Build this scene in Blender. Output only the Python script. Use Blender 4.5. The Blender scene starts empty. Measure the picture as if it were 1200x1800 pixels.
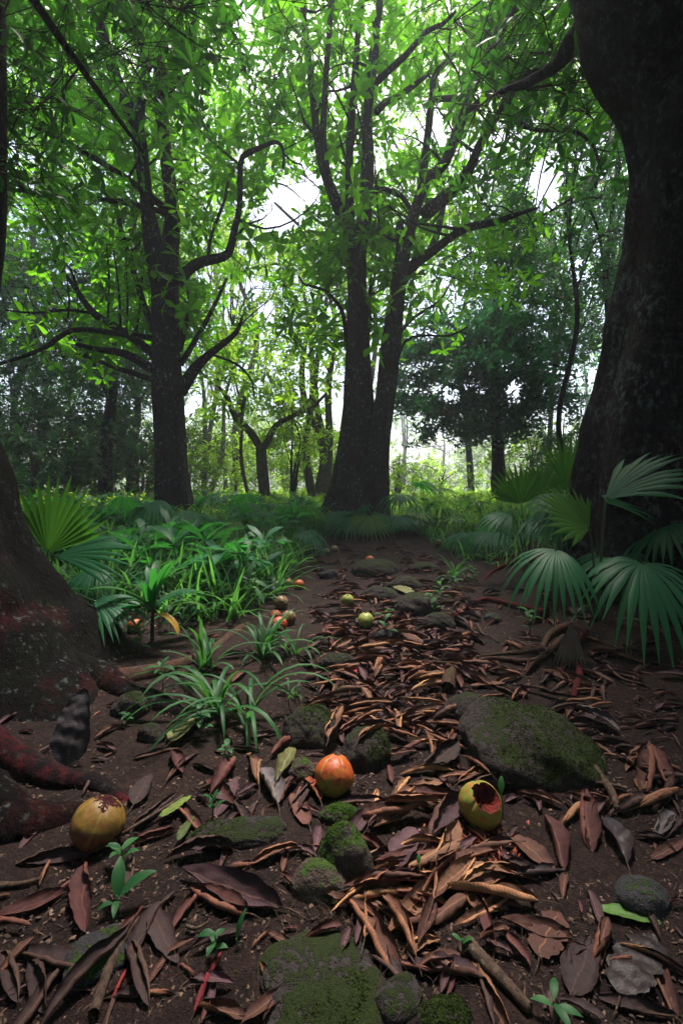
import bpy, math, random
import numpy as np
from mathutils import Vector, Matrix

# ------------------------------------------------------------------ camera, sky, sun, exposure
SC = bpy.context.scene
COL = SC.collection
CAMH = 0.8
FPX = 800.0
HORIZ = 860.0
cam_d = bpy.data.cameras.new("camera")
cam = bpy.data.objects.new("camera", cam_d)
COL.objects.link(cam)
cam.location = (0, 0, CAMH)
cam.rotation_euler = (math.pi / 2, 0, 0)
cam_d.sensor_fit = 'VERTICAL'
cam_d.sensor_height = 36.0
cam_d.lens = 16.0
cam_d.shift_y = -(900 - HORIZ) / 1800.0
cam_d.clip_start = 0.05
cam_d.clip_end = 500
SC.camera = cam

SUN_EL, SUN_AZ = math.radians(70), math.radians(15)      # azimuth from +Y towards +X
world = bpy.data.worlds.new("World")
SC.world = world
world.use_nodes = True
wn, wl = world.node_tree.nodes, world.node_tree.links
bg = wn['Background']
sky = wn.new('ShaderNodeTexSky')
sky.sky_type = 'NISHITA'
sky.sun_disc = False
sky.sun_elevation = SUN_EL
sky.sun_rotation = SUN_AZ
sky.air_density = 1.0
sky.dust_density = 5.0
sky.ozone_density = 1.0
hs = wn.new('ShaderNodeHueSaturation')
hs.inputs['Saturation'].default_value = 1.05
wl.new(sky.outputs['Color'], hs.inputs['Color'])
wl.new(hs.outputs['Color'], bg.inputs['Color'])
bg.inputs['Strength'].default_value = 0.15

sun_d = bpy.data.lights.new("sun", 'SUN')
sun_d.energy = 3.2
sun_d.angle = math.radians(10)
sun_d.color = (1.0, 0.93, 0.82)
sun = bpy.data.objects.new("sun", sun_d)
COL.objects.link(sun)
_s = Vector((math.sin(SUN_AZ) * math.cos(SUN_EL), math.cos(SUN_AZ) * math.cos(SUN_EL), math.sin(SUN_EL)))
sun.rotation_euler = _s.to_track_quat('Z', 'Y').to_euler()
sun.location = _s * 60

SC.view_settings.view_transform = 'Standard'
SC.view_settings.look = 'None'
SC.view_settings.exposure = 1.7
SC.view_settings.gamma = 1.0
SC.cycles.use_denoising = True
SC.cycles.max_bounces = 6
SC.cycles.diffuse_bounces = 4
SC.cycles.glossy_bounces = 2
SC.cycles.transmission_bounces = 4
SC.cycles.transparent_max_bounces = 4
SC.cycles.caustics_reflective = False
SC.cycles.caustics_refractive = False
SC.cycles.sample_clamp_indirect = 6.0

# ------------------------------------------------------------------ helpers
random.seed(7)
RNG = np.random.default_rng(11)


def P(px, py, Y):
    """a point at depth Y seen at photo pixel (px, py)"""
    return np.array([(px - 600) / FPX * Y, Y, CAMH + (HORIZ - py) / FPX * Y])


_wd = {}


def wob(p, f, seed=0, octs=3):
    """cheap smooth noise in about -1..1, vectorised"""
    key = (seed, octs)
    if key not in _wd:
        r = np.random.default_rng(1000 + seed)
        d = r.normal(size=(octs, 5, 3))
        d /= np.linalg.norm(d, axis=2, keepdims=True)
        d *= r.uniform(0.6, 1.5, size=(octs, 5, 1))
        _wd[key] = (d, r.uniform(0, 6.28, size=(octs, 5)))
    d, ph = _wd[key]
    out = np.zeros(len(p))
    a = 1.0
    for o in range(octs):
        for k in range(5):
            out += a * np.sin(p @ d[o, k] * f * 2 ** o + ph[o, k]) / 2.2
        a *= 0.5
    return out / 1.6


def sstep(a, b, x):
    t = np.clip((x - a) / (b - a), 0, 1)
    return t * t * (3 - 2 * t)


def gz(x, y):
    x = np.asarray(x, float); y = np.asarray(y, float)
    z = np.interp(y, [-60, 0, 2.5, 5, 8, 12, 20, 40, 90], [0, 0, .02, .09, .2, .29, .40, .50, .55])
    z = z + 0.24 * sstep(0.95, 2.0, x - 0.12 * (y - 2)) * sstep(1.0, 2.6, y) * (1 - sstep(6, 10, y))
    z = z + 0.10 * sstep(0.75, 1.4, -x) * (1 - sstep(2.4, 4, y))
    q = np.stack(np.broadcast_arrays(x, y, np.zeros_like(x)), -1).reshape(-1, 3)
    z = z + (0.018 * wob(q, 3.1, 5, 2) + 0.02 * wob(q, 0.9, 6, 2)).reshape(z.shape) * np.clip(y / 2.0, 0.35, 1.5)
    return z


def G(px, py):
    """the point of the ground seen at photo pixel (px, py)"""
    Y = np.geomspace(0.3, 70, 1500)
    d = CAMH + (HORIZ - py) / FPX * Y - gz((px - 600) / FPX * Y, Y)
    i = int(np.argmax(d < 0)) if (d < 0).any() else len(Y) - 1
    a, b = Y[max(i - 1, 0)], Y[i]
    da, db = d[max(i - 1, 0)], d[i]
    y = a + (b - a) * (da / (da - db) if da != db else 0)
    x = (px - 600) / FPX * y
    return np.array([x, y, float(gz(x, y))])


def link(o, parent=None):
    COL.objects.link(o)
    if parent is not None:
        o.parent = parent
    return o


def tag(o, label=None, cat=None, group=None, kind=None):
    if label: o['label'] = label
    if cat: o['category'] = cat
    if group: o['group'] = group
    if kind: o['kind'] = kind
    return o


def thing(name, label, cat, loc=(0, 0, 0), group=None):
    o = bpy.data.objects.new(name, None)
    o.empty_display_size = 0.1
    o.location = [float(c) for c in loc]
    return tag(link(o), label, cat, group)


def mesh(name, V, F, mat, uv=None, tone=None, smooth=True, mats=None, mi=None):
    V = np.asarray(V, np.float32).reshape(-1, 3)
    Fs = F if isinstance(F, list) else [F]
    Fs = [np.asarray(f, np.int32) for f in Fs if len(f)]
    me = bpy.data.meshes.new(name)
    nl = sum(f.size for f in Fs)
    nf = sum(len(f) for f in Fs)
    me.vertices.add(len(V)); me.loops.add(nl); me.polygons.add(nf)
    me.vertices.foreach_set('co', V.ravel())
    me.loops.foreach_set('vertex_index', np.concatenate([f.ravel() for f in Fs]))
    tot = np.concatenate([np.full(len(f), f.shape[1], np.int32) for f in Fs])
    me.polygons.foreach_set('loop_start', np.concatenate([[0], np.cumsum(tot)[:-1]]).astype(np.int32))
    me.polygons.foreach_set('use_smooth', np.full(nf, smooth, bool))
    if mi is not None:
        me.polygons.foreach_set('material_index', np.asarray(mi, np.int32))
    if uv is not None:
        a = me.attributes.new('uvp', 'FLOAT_VECTOR', 'POINT')
        a.data.foreach_set('vector', np.asarray(uv, np.float32).ravel())
    if tone is not None:
        a = me.attributes.new('tone', 'FLOAT', 'POINT')
        a.data.foreach_set('value', np.asarray(tone, np.float32).ravel())
    for m in (mats or [mat]):
        me.materials.append(m)
    me.update()
    me.validate()
    return me


def part(name, V, F, mat, parent=None, loc=None, **k):
    """one mesh object; V is in world space, the origin goes to parent's or to loc"""
    o0 = np.array(parent.location if (parent is not None and loc is None) else (loc if loc is not None else (0, 0, 0)), float)
    base = o0
    if parent is not None and parent.parent is not None:
        base = np.array(parent.parent.location) + np.array(parent.location)
    me = mesh(name, np.asarray(V) - base, F, mat, **k)
    o = bpy.data.objects.new(name, me)
    link(o, parent)
    if parent is None:
        o.location = o0
    return o


def cat_geo(parts):
    """join [(V,F)] of the same face size"""
    Vs, Fs, n = [], [], 0
    for V, F in parts:
        Vs.append(V); Fs.append(F + n); n += len(V)
    return np.concatenate(Vs), np.concatenate(Fs)


def spline(pts, rad, step):
    pts = np.asarray(pts, float); rad = np.asarray(rad, float)
    if rad.ndim == 0 or len(rad) != len(pts):
        rad = np.interp(np.linspace(0, 1, len(pts)), np.linspace(0, 1, len(np.atleast_1d(rad))), np.atleast_1d(rad))
    n = len(pts)
    ext = np.vstack([2 * pts[0] - pts[1], pts, 2 * pts[-1] - pts[-2]])
    op, orr = [], []
    for i in range(n - 1):
        p0, p1, p2, p3 = ext[i:i + 4]
        k = max(2, int(np.linalg.norm(p2 - p1) / step))
        t = (np.arange(k) / k)[:, None]
        op.append(0.5 * (2 * p1 + (p2 - p0) * t + (2 * p0 - 5 * p1 + 4 * p2 - p3) * t ** 2 + (3 * p1 - p0 - 3 * p2 + p3) * t ** 3))
        orr.append(rad[i] + (rad[i + 1] - rad[i]) * t[:, 0])
    op.append(pts[-1:]); orr.append(rad[-1:])
    return np.vstack(op), np.concatenate(orr)


def tube(pts, rad, step=0.1, seg=12, lump=0.12, lf=5.0, seed=0, twist=0.0, flute=0.0, nfl=5, knob=0.0, kf=14.0):
    """a tapering limb along a smooth path, lumpy all over; quads"""
    p, r = spline(pts, rad, step)
    n = len(p)
    t = np.gradient(p, axis=0)
    t /= np.linalg.norm(t, axis=1, keepdims=True) + 1e-9
    ref = np.array([0, 1.0, 0]) if abs(t[0][1]) < 0.8 else np.array([1.0, 0, 0])
    u = np.cross(t[0], ref); u /= np.linalg.norm(u)
    U = [u]
    for i in range(1, n):
        u = U[-1] - t[i] * np.dot(U[-1], t[i])
        U.append(u / (np.linalg.norm(u) + 1e-9))
    U = np.array(U); W = np.cross(t, U)
    a = np.linspace(0, 2 * np.pi, seg, endpoint=False)
    aa = a[None, :] + twist * np.linspace(0, 1, n)[:, None]
    d = np.cos(aa)[..., None] * U[:, None] + np.sin(aa)[..., None] * W[:, None]
    V = p[:, None] + d * r[:, None, None]
    fl = np.broadcast_to(np.asarray(flute, float), (n,)) if np.ndim(flute) == 0 else np.interp(np.linspace(0, 1, n), np.linspace(0, 1, len(flute)), flute)
    amp = 1 + fl[:, None] * np.cos(nfl * aa + seed)
    q = V.reshape(-1, 3)
    amp = amp + (lump * wob(q, lf, seed, 3)).reshape(n, seg)
    if knob:
        kn = wob(q * np.array([1, 1, .6]), kf, seed + 300, 4)
        amp = amp + (knob * np.sign(kn) * np.abs(kn) ** 1.3).reshape(n, seg)
    V = p[:, None] + d * (r[:, None] * amp)[..., None]
    i = np.arange(n - 1)[:, None] * seg
    j = np.arange(seg)[None, :]
    j2 = (j + 1) % seg
    F = np.stack([i + j, i + j2, i + seg + j2, i + seg + j], -1).reshape(-1, 4)
    V = V.reshape(-1, 3)
    # end cap as degenerate-free fan of quads is skipped: close with a centre vertex in triangles-as-quads
    tip = len(V)
    V = np.vstack([V, p[-1:] + t[-1:] * r[-1] * 0.6])
    last = (n - 1) * seg
    jj = np.arange(0, seg - 1, 2)
    cap = np.stack([last + jj, last + jj + 1, last + (jj + 2) % seg, np.full(len(jj), tip)], -1)
    return V, np.vstack([F, cap])


def sticks(A, B, ra, rb, bend=0.0, seed=0):
    """many thin straight or slightly kinked twigs A->B; quads, three sided"""
    A = np.asarray(A, float); B = np.asarray(B, float)
    n = len(A)
    r = np.random.default_rng(seed)
    ln = np.linalg.norm(B - A, axis=1, keepdims=True)
    M = (A + B) / 2 + r.normal(size=(n, 3)) * ln * bend
    ra = np.broadcast_to(ra, (n,)); rb = np.broadcast_to(rb, (n,))
    t = (B - A) / (ln + 1e-9)
    ref = np.where(np.abs(t[:, 2:3]) > 0.8, np.array([[1.0, 0, 0]]), np.array([[0, 0, 1.0]]))
    u = np.cross(t, ref); u /= np.linalg.norm(u, axis=1, keepdims=True) + 1e-9
    w = np.cross(t, u)
    rings = []
    for c, rr in ((A, ra), (M, (ra + rb) / 2), (B, rb)):
        for k in range(3):
            an = 2.0944 * k
            rings.append(c + (u * math.cos(an) + w * math.sin(an)) * rr[:, None])
    V = np.stack(rings, 1)            # n, 9, 3
    f = np.array([[a * 3 + k, a * 3 + (k + 1) % 3, a * 3 + 3 + (k + 1) % 3, a * 3 + 3 + k] for a in range(2) for k in range(3)])
    F = (np.arange(n)[:, None, None] * 9 + f[None]).reshape(-1, 4)
    return V.reshape(-1, 3), F


def rot_from_axis(ax, ang):
    """n rotation matrices taking +Z to ax, spun by ang"""
    ax = ax / (np.linalg.norm(ax, axis=1, keepdims=True) + 1e-9)
    ref = np.where(np.abs(ax[:, 0:1]) > 0.9, np.array([[0, 1.0, 0]]), np.array([[1.0, 0, 0]]))
    x = np.cross(ref, ax); x /= np.linalg.norm(x, axis=1, keepdims=True)
    y = np.cross(ax, x)
    c, s = np.cos(ang)[:, None], np.sin(ang)[:, None]
    return np.stack([x * c + y * s, -x * s + y * c, ax], -1)


def scatter_templates(templates, pos, axis, scale, seed=0, tone_jit=0.25):
    """instances of (V, F) templates baked into one mesh; returns V, F, tone"""
    r = np.random.default_rng(seed)
    n = len(pos)
    which = r.integers(0, len(templates), n)
    Vs, Fs, Ts, off = [], [], [], 0
    R = rot_from_axis(np.asarray(axis, float), r.uniform(0, 6.28, n))
    scale = np.broadcast_to(scale, (n,))
    tone0 = r.uniform(0, 1, n)
    for k, (tv, tf, tt) in enumerate(templates):
        idx = np.where(which == k)[0]
        if not len(idx): continue
        V = np.einsum('nij,mj->nmi', R[idx], tv) * scale[idx][:, None, None] + pos[idx][:, None]
        F = tf[None] + (np.arange(len(idx)) * len(tv))[:, None, None] + off
        off += V.shape[0] * V.shape[1]
        Vs.append(V.reshape(-1, 3)); Fs.append(F.reshape(-1, tf.shape[1]))
        Ts.append((tt[None] * 0.6 + tone0[idx][:, None] * 0.4).ravel())
    return np.concatenate(Vs), np.concatenate(Fs), np.concatenate(Ts)


# ------------------------------------------------------------------ materials
def nodes(name):
    m = bpy.data.materials.new(name)
    m.use_nodes = True
    nt = m.node_tree
    return m, nt, nt.nodes, nt.links, nt.nodes['Principled BSDF'], nt.nodes['Material Output']


def N(nt, kind, **ins):
    n = nt.nodes.new(kind)
    for k, v in ins.items():
        k2 = k.replace('_', ' ')
        if hasattr(n, k) and k not in n.inputs:
            setattr(n, k, v)
        elif k2 in n.inputs:
            n.inputs[k2].default_value = v
        else:
            n.inputs[k].default_value = v
    return n


def ramp(nt, fac, stops):
    n = nt.nodes.new('ShaderNodeValToRGB')
    cr = n.color_ramp
    while len(cr.elements) < len(stops): cr.elements.new(0.5)
    for e, (p, c) in zip(cr.elements, stops):
        e.position = p
        e.color = (*c, 1) if len(c) == 3 else c
    nt.links.new(fac, n.inputs[0])
    return n.outputs[0]


def mix(nt, fac, a, b, mode='MIX'):
    n = nt.nodes.new('ShaderNodeMix')
    n.data_type = 'RGBA'; n.blend_type = mode
    for sock, v in ((n.inputs[0], fac), (n.inputs[6], a), (n.inputs[7], b)):
        if hasattr(v, 'links'): nt.links.new(v, sock)
        elif isinstance(v, (tuple, list)): sock.default_value = (*v, 1) if len(v) == 3 else v
        else: sock.default_value = v
    return n.outputs[2]


def math_n(nt, op, a, b=0.0, clamp=False):
    n = nt.nodes.new('ShaderNodeMath')
    n.operation = op; n.use_clamp = clamp
    for sock, v in ((n.inputs[0], a), (n.inputs[1], b)):
        if hasattr(v, 'links'): nt.links.new(v, sock)
        else: sock.default_value = v
    return n.outputs[0]


def noise_n(nt, scale, detail=4, rough=0.6, vec=None, dist=0.0):
    n = nt.nodes.new('ShaderNodeTexNoise')
    n.inputs['Scale'].default_value = scale
    n.inputs['Detail'].default_value = detail
    n.inputs['Roughness'].default_value = rough
    n.inputs['Distortion'].default_value = dist
    if vec is not None: nt.links.new(vec, n.inputs['Vector'])
    return n.outputs[0]


def coord(nt, scale=(1, 1, 1)):
    tc = nt.nodes.new('ShaderNodeTexCoord')
    mp = nt.nodes.new('ShaderNodeMapping')
    mp.inputs['Scale'].default_value = scale
    nt.links.new(tc.outputs['Object'], mp.inputs['Vector'])
    return mp.outputs[0]


def bump(nt, h, strength, dist, bs):
    b = nt.nodes.new('ShaderNodeBump')
    b.inputs['Strength'].default_value = strength
    b.inputs['Distance'].default_value = dist
    nt.links.new(h, b.inputs['Height'])
    nt.links.new(b.outputs[0], bs.inputs['Normal'])


def attr(nt, name):
    a = nt.nodes.new('ShaderNodeAttribute')
    a.attribute_name = name
    return a


def leaf_mat(name, dark, light, trans, tw=0.45, rough=0.42, spec=0.35, tip=None):
    m, nt, ns, lk, bs, out = nodes(name)
    t = attr(nt, 'tone').outputs['Fac']
    c = mix(nt, t, dark, light)
    if tip: c = mix(nt, ramp(nt, math_n(nt, 'MULTIPLY', t, .5), [(.55, (0, 0, 0)), (.75, (1, 1, 1))]), c, tip)
    lk.new(c, bs.inputs['Base Color'])
    bs.inputs['Roughness'].default_value = rough
    bs.inputs['Specular IOR Level'].default_value = spec
    tr = ns.new('ShaderNodeBsdfTranslucent')
    ct = mix(nt, t, tuple(v * 0.5 for v in trans), trans)
    lk.new(ct, tr.inputs['Color'])
    mx = ns.new('ShaderNodeMixShader')
    mx.inputs[0].default_value = tw
    lk.new(bs.outputs[0], mx.inputs[1]); lk.new(tr.outputs[0], mx.inputs[2])
    lk.new(mx.outputs[0], out.inputs['Surface'])
    return m


def bark_mat(name, base, base2, lichen=(.30, .34, .31), la=0.5, red=0.0, moss=0.0, scale=1.0, vertical=0.35, bs_=1.0, lth=.56):
    m, nt, ns, lk, bs, out = nodes(name)
    v = coord(nt, (scale, scale, scale * vertical))
    v2 = coord(nt, (scale, scale, scale * 0.7))
    n1 = noise_n(nt, 14, 8, 0.7, v)
    c = mix(nt, ramp(nt, n1, [(.35, (0, 0, 0)), (.65, (1, 1, 1))]), base, base2)
    n2 = noise_n(nt, 16, 6, 0.75, v2)
    n3 = noise_n(nt, 2.2, 3, 0.6, v2)
    spot = math_n(nt, 'MULTIPLY', ramp(nt, n2, [(lth, (0, 0, 0)), (lth + .08, (1, 1, 1))]), ramp(nt, n3, [(.42, (0, 0, 0)), (.6, (1, 1, 1))]))
    c = mix(nt, math_n(nt, 'MULTIPLY', spot, la), c, lichen)
    if red:
        r3 = noise_n(nt, 1.6, 4, 0.65, coord(nt, (scale * 1.3, scale * 1.3, scale * .6)))
        r4 = noise_n(nt, 24, 4, 0.7, v2)
        rf = math_n(nt, 'MULTIPLY', ramp(nt, r3, [(.54, (0, 0, 0)), (.66, (1, 1, 1))]), ramp(nt, r4, [(.35, (0, 0, 0)), (.62, (1, 1, 1))]))
        c = mix(nt, math_n(nt, 'MULTIPLY', rf, red), c, (.10, .008, .014))
    if moss:
        m3 = noise_n(nt, 3.0, 5, 0.7, v2)
        c = mix(nt, math_n(nt, 'MULTIPLY', ramp(nt, m3, [(.5, (0, 0, 0)), (.64, (1, 1, 1))]), moss), c, (.035, .06, .012))
    lk.new(c, bs.inputs['Base Color'])
    bs.inputs['Roughness'].default_value = 0.85
    bs.inputs['Specular IOR Level'].default_value = 0.1
    h = math_n(nt, 'ADD', n1, math_n(nt, 'MULTIPLY', noise_n(nt, 60, 4, 0.7, v), 0.4))
    bump(nt, h, 0.9 * bs_, 0.03 / scale, bs)
    return m


M = {}
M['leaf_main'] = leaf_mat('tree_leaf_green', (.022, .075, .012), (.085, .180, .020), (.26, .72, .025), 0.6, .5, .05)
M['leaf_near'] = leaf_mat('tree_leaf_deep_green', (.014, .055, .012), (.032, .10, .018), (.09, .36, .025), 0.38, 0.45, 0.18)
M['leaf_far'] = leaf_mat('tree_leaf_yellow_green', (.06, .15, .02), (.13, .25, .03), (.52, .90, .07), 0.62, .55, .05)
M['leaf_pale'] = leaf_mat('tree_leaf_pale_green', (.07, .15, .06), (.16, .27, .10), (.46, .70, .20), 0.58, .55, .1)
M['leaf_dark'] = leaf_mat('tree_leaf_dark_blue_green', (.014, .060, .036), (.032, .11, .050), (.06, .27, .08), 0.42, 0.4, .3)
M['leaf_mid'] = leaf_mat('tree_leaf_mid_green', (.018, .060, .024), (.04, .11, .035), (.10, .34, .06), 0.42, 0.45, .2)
M['grass'] = leaf_mat('grass_blade', (.018, .075, .026), (.045, .15, .040), (.16, .50, .07), 0.5, 0.5, .25)
M['grass_far'] = leaf_mat('grass_painted_sunlit', (.07, .18, .03), (.16, .32, .05), (.36, .66, .09), 0.45, 0.5, .25)  # lit copy of the grass: the clearing's bright light put into the colour
M['strap'] = leaf_mat('strap_leaf', (.016, .075, .026), (.036, .13, .040), (.10, .34, .05), 0.4, 0.5, .25)
M['palm'] = leaf_mat('palm_frond', (.008, .075, .036), (.020, .125, .050), (.07, .42, .05), 0.4, 0.5, .25, tip=(.12, .08, .04))
M['palm_lit'] = leaf_mat('palm_frond_backlit_yellow_green', (.03, .09, .018), (.06, .15, .024), (.12, .37, .035), 0.42, 0.45, .2, tip=(.16, .11, .04))  # lit copy of the frond: light from behind put into a yellower green
M['palm_dead'] = leaf_mat('dead_palm_frond', (.10, .075, .065), (.19, .14, .12), (.1, .07, .05), 0.15, 0.7, .2)
M['yellow_leaf'] = leaf_mat('yellowing_leaf', (.42, .22, .03), (.55, .33, .05), (.5, .3, .04), 0.35, 0.45, .3)

M['bark_main'] = bark_mat('bark_brown_lichen', (.010, .008, .009), (.034, .026, .027), (.34, .38, .36), 0.85, red=.5, scale=1.6)
M['bark_center'] = bark_mat('bark_grey_lichen', (.014, .011, .011), (.050, .041, .038), (.36, .40, .36), 0.95, red=.45, moss=.25, scale=1.8)
M['bark_big'] = bark_mat('bark_dark_mottled', (.008, .006, .008), (.032, .025, .028), (.13, .16, .16), 0.8, red=.3, scale=1.5, vertical=.55, bs_=2.0, lth=.51)
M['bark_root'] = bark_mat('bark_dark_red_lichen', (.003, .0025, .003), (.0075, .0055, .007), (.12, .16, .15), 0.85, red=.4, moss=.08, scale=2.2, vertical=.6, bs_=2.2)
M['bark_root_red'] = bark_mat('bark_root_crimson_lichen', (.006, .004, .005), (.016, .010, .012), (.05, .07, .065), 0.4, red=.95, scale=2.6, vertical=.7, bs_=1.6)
M['bark_bg'] = bark_mat('bark_distant', (.045, .038, .032), (.13, .11, .09), (.28, .32, .26), 0.5, moss=.3, scale=1.2)
M['bark_pale'] = bark_mat('bark_pale', (.22, .20, .16), (.40, .38, .31), (.45, .47, .40), 0.4, scale=1.2)
M['bark_dark'] = bark_mat('bark_near_black', (.012, .010, .012), (.035, .028, .030), (.14, .16, .15), 0.4, scale=1.6)
M['twig'] = bark_mat('twig_brown', (.020, .015, .012), (.055, .042, .034), la=.2, scale=6)
M['red_root'] = bark_mat('root_red_lichen', (.022, .010, .010), (.105, .010, .014), (.05, .035, .03), 0.9, scale=4, vertical=.8)
M['brown_root'] = bark_mat('root_brown', (.028, .016, .014), (.085, .045, .035), (.10, .11, .08), 0.4, red=.5, moss=.3, scale=4, vertical=.8)
M['stick'] = bark_mat('stick_bark', (.03, .018, .015), (.10, .065, .05), (.22, .22, .19), .6, scale=8, vertical=.3)


def soil_mat():
    m, nt, ns, lk, bs, out = nodes('forest_soil')
    v = coord(nt)
    n1 = noise_n(nt, 5, 6, .65, v)
    n2 = noise_n(nt, 55, 6, .75, v)
    n3 = noise_n(nt, 260, 3, .7, v)
    c = mix(nt, ramp(nt, n1, [(.35, (0, 0, 0)), (.68, (1, 1, 1))]), (.011, .0065, .0075), (.036, .0165, .0165))
    c = mix(nt, ramp(nt, n2, [(.45, (0, 0, 0)), (.75, (1, 1, 1))]), c, (.075, .040, .030))
    c = mix(nt, ramp(nt, n3, [(.35, (1, 1, 1)), (.55, (0, 0, 0))]), c, (.012, .008, .008))
    lk.new(c, bs.inputs['Base Color'])
    bs.inputs['Roughness'].default_value = .9
    bs.inputs['Specular IOR Level'].default_value = .2
    h = math_n(nt, 'ADD', math_n(nt, 'MULTIPLY', n2, .7), math_n(nt, 'MULTIPLY', n3, .35))
    bump(nt, h, 1.0, .03, bs)
    return m


def rock_mat(name, stone, stone2, moss_amt, moss=(.045, .085, .012)):
    m, nt, ns, lk, bs, out = nodes(name)
    v = coord(nt)
    n1 = noise_n(nt, 9, 7, .7, v)
    n2 = noise_n(nt, 60, 4, .75, v)
    n4 = noise_n(nt, 320, 3, .8, v)
    c = mix(nt, ramp(nt, n1, [(.35, (0, 0, 0)), (.65, (1, 1, 1))]), stone, stone2)
    geo = ns.new('ShaderNodeNewGeometry')
    sx = ns.new('ShaderNodeSeparateXYZ'); lk.new(geo.outputs['Normal'], sx.inputs[0])
    f = math_n(nt, 'ADD', sx.outputs[2], math_n(nt, 'MULTIPLY', math_n(nt, 'SUBTRACT', n1, .5), 2.6))
    f = math_n(nt, 'ADD', f, math_n(nt, 'MULTIPLY', math_n(nt, 'SUBTRACT', n2, .5), 1.5))
    f = ramp(nt, f, [(1.0 - moss_amt, (0, 0, 0)), (min(1.0, 1.12 - moss_amt * .85), (1, 1, 1))])
    mc = mix(nt, n2, tuple(a * .45 for a in moss), tuple(a * 1.7 for a in moss))
    mc = mix(nt, ramp(nt, n4, [(.3, (0, 0, 0)), (.7, (1, 1, 1))]), tuple(a * .3 for a in moss), mc)
    c = mix(nt, f, c, mc)
    lk.new(c, bs.inputs['Base Color'])
    bs.inputs['Roughness'].default_value = .85
    bs.inputs['Specular IOR Level'].default_value = .25
    h = math_n(nt, 'ADD', n2, math_n(nt, 'MULTIPLY', math_n(nt, 'MULTIPLY', n4, f), .8))
    bump(nt, h, .9, .012, bs)
    return m


M['soil'] = soil_mat()
M['rock'] = rock_mat('mossy_stone', (.018, .014, .016), (.055, .042, .042), .30, (.026, .040, .008))
M['rock_big'] = rock_mat('mossy_boulder', (.018, .014, .016), (.060, .046, .044), .26, (.030, .046, .008))
M['rock_bare'] = rock_mat('bare_brown_stone', (.045, .032, .028), (.10, .072, .060), .30, (.06, .12, .015))
M['rock_green'] = rock_mat('bright_moss_stone', (.030, .024, .022), (.065, .050, .045), .40, (.05, .10, .012))
M['rock_dark'] = rock_mat('dark_stone', (.018, .017, .022), (.040, .036, .042), .06)


def dry_mat(name, inner, outer, rough=.7, vein=.26, hole=0):
    """dry leaf: the upper face (inside of the curl) and the underside differ; lateral veins run as fine lines"""
    m, nt, ns, lk, bs, out = nodes(name)
    uv = attr(nt, 'uvp').outputs['Vector']
    sx = ns.new('ShaderNodeSeparateXYZ'); lk.new(uv, sx.inputs[0])
    geo = ns.new('ShaderNodeNewGeometry')
    oi = ns.new('ShaderNodeObjectInfo')
    c = mix(nt, geo.outputs['Backfacing'], inner, outer)
    n1 = noise_n(nt, 18, 5, .7, coord(nt))
    c = mix(nt, ramp(nt, n1, [(.35, (0, 0, 0)), (.7, (1, 1, 1))]), mix(nt, .55, c, (.03, .015, .014)), c)
    rv = math_n(nt, 'ADD', math_n(nt, 'MULTIPLY', oi.outputs['Random'], .8), .6)
    c = mix(nt, 1.0, c, ns.new('ShaderNodeCombineXYZ').outputs[0], 'MULTIPLY') if False else c
    hsv = ns.new('ShaderNodeHueSaturation')
    lk.new(c, hsv.inputs['Color']); lk.new(rv, hsv.inputs['Value'])
    lk.new(math_n(nt, 'ADD', math_n(nt, 'MULTIPLY', oi.outputs['Random'], .026), .485), hsv.inputs['Hue'])
    c = hsv.outputs[0]
    # lateral veins, raised on the underside: dark valleys between them
    w = math_n(nt, 'SINE', sx.outputs[2])
    c = mix(nt, math_n(nt, 'MULTIPLY', ramp(nt, w, [(0, (1, 1, 1)), (.35, (0, 0, 0))]), vein), c, (.035, .018, .015))
    mid = ramp(nt, math_n(nt, 'ABSOLUTE', sx.outputs[1]), [(.02, (1, 1, 1)), (.06, (0, 0, 0))])
    c = mix(nt, math_n(nt, 'MULTIPLY', mid, .35), c, tuple(min(1, v * 1.2) for v in outer))
    lk.new(c, bs.inputs['Base Color'])
    bs.inputs['Roughness'].default_value = rough
    bs.inputs['Specular IOR Level'].default_value = .18
    bump(nt, noise_n(nt, 240, 3, .6, coord(nt)), .35, .003, bs)
    return m


DRY = {
    'tan': dry_mat('dry_leaf_tan', (.17, .080, .052), (.48, .225, .115)),
    'brown': dry_mat('dry_leaf_brown', (.11, .050, .036), (.29, .130, .072)),
    'redbrown': dry_mat('dry_leaf_red_brown', (.10, .036, .034), (.21, .078, .055)),
    'purple': dry_mat('dry_leaf_purple_brown', (.095, .048, .062), (.19, .10, .072)),
    'dark': dry_mat('dry_leaf_dark_brown', (.038, .024, .027), (.085, .048, .040)),
    'black': dry_mat('dry_leaf_blackish', (.020, .019, .026), (.05, .032, .034), .4),
    'grey': dry_mat('dry_leaf_grey_purple', (.12, .105, .12), (.22, .18, .16), .6),
    'slate': dry_mat('dry_leaf_slate_grey', (.050, .050, .066), (.07, .065, .07), .6, .5),
    'red': dry_mat('dry_leaf_red', (.30, .022, .035), (.38, .05, .04)),
    'orange': dry_mat('dry_leaf_orange', (.33, .09, .04), (.40, .14, .06)),
}
GREENL = {
    'green': dry_mat('fallen_leaf_green', (.06, .14, .022), (.09, .16, .04), .45, .35),
    'lime': dry_mat('fallen_leaf_lime', (.12, .18, .03), (.16, .21, .05), .45, .35),
    'olive': dry_mat('fallen_leaf_olive', (.14, .15, .055), (.25, .24, .13), .5, .4),
}
DRY.update(GREENL)

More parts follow.
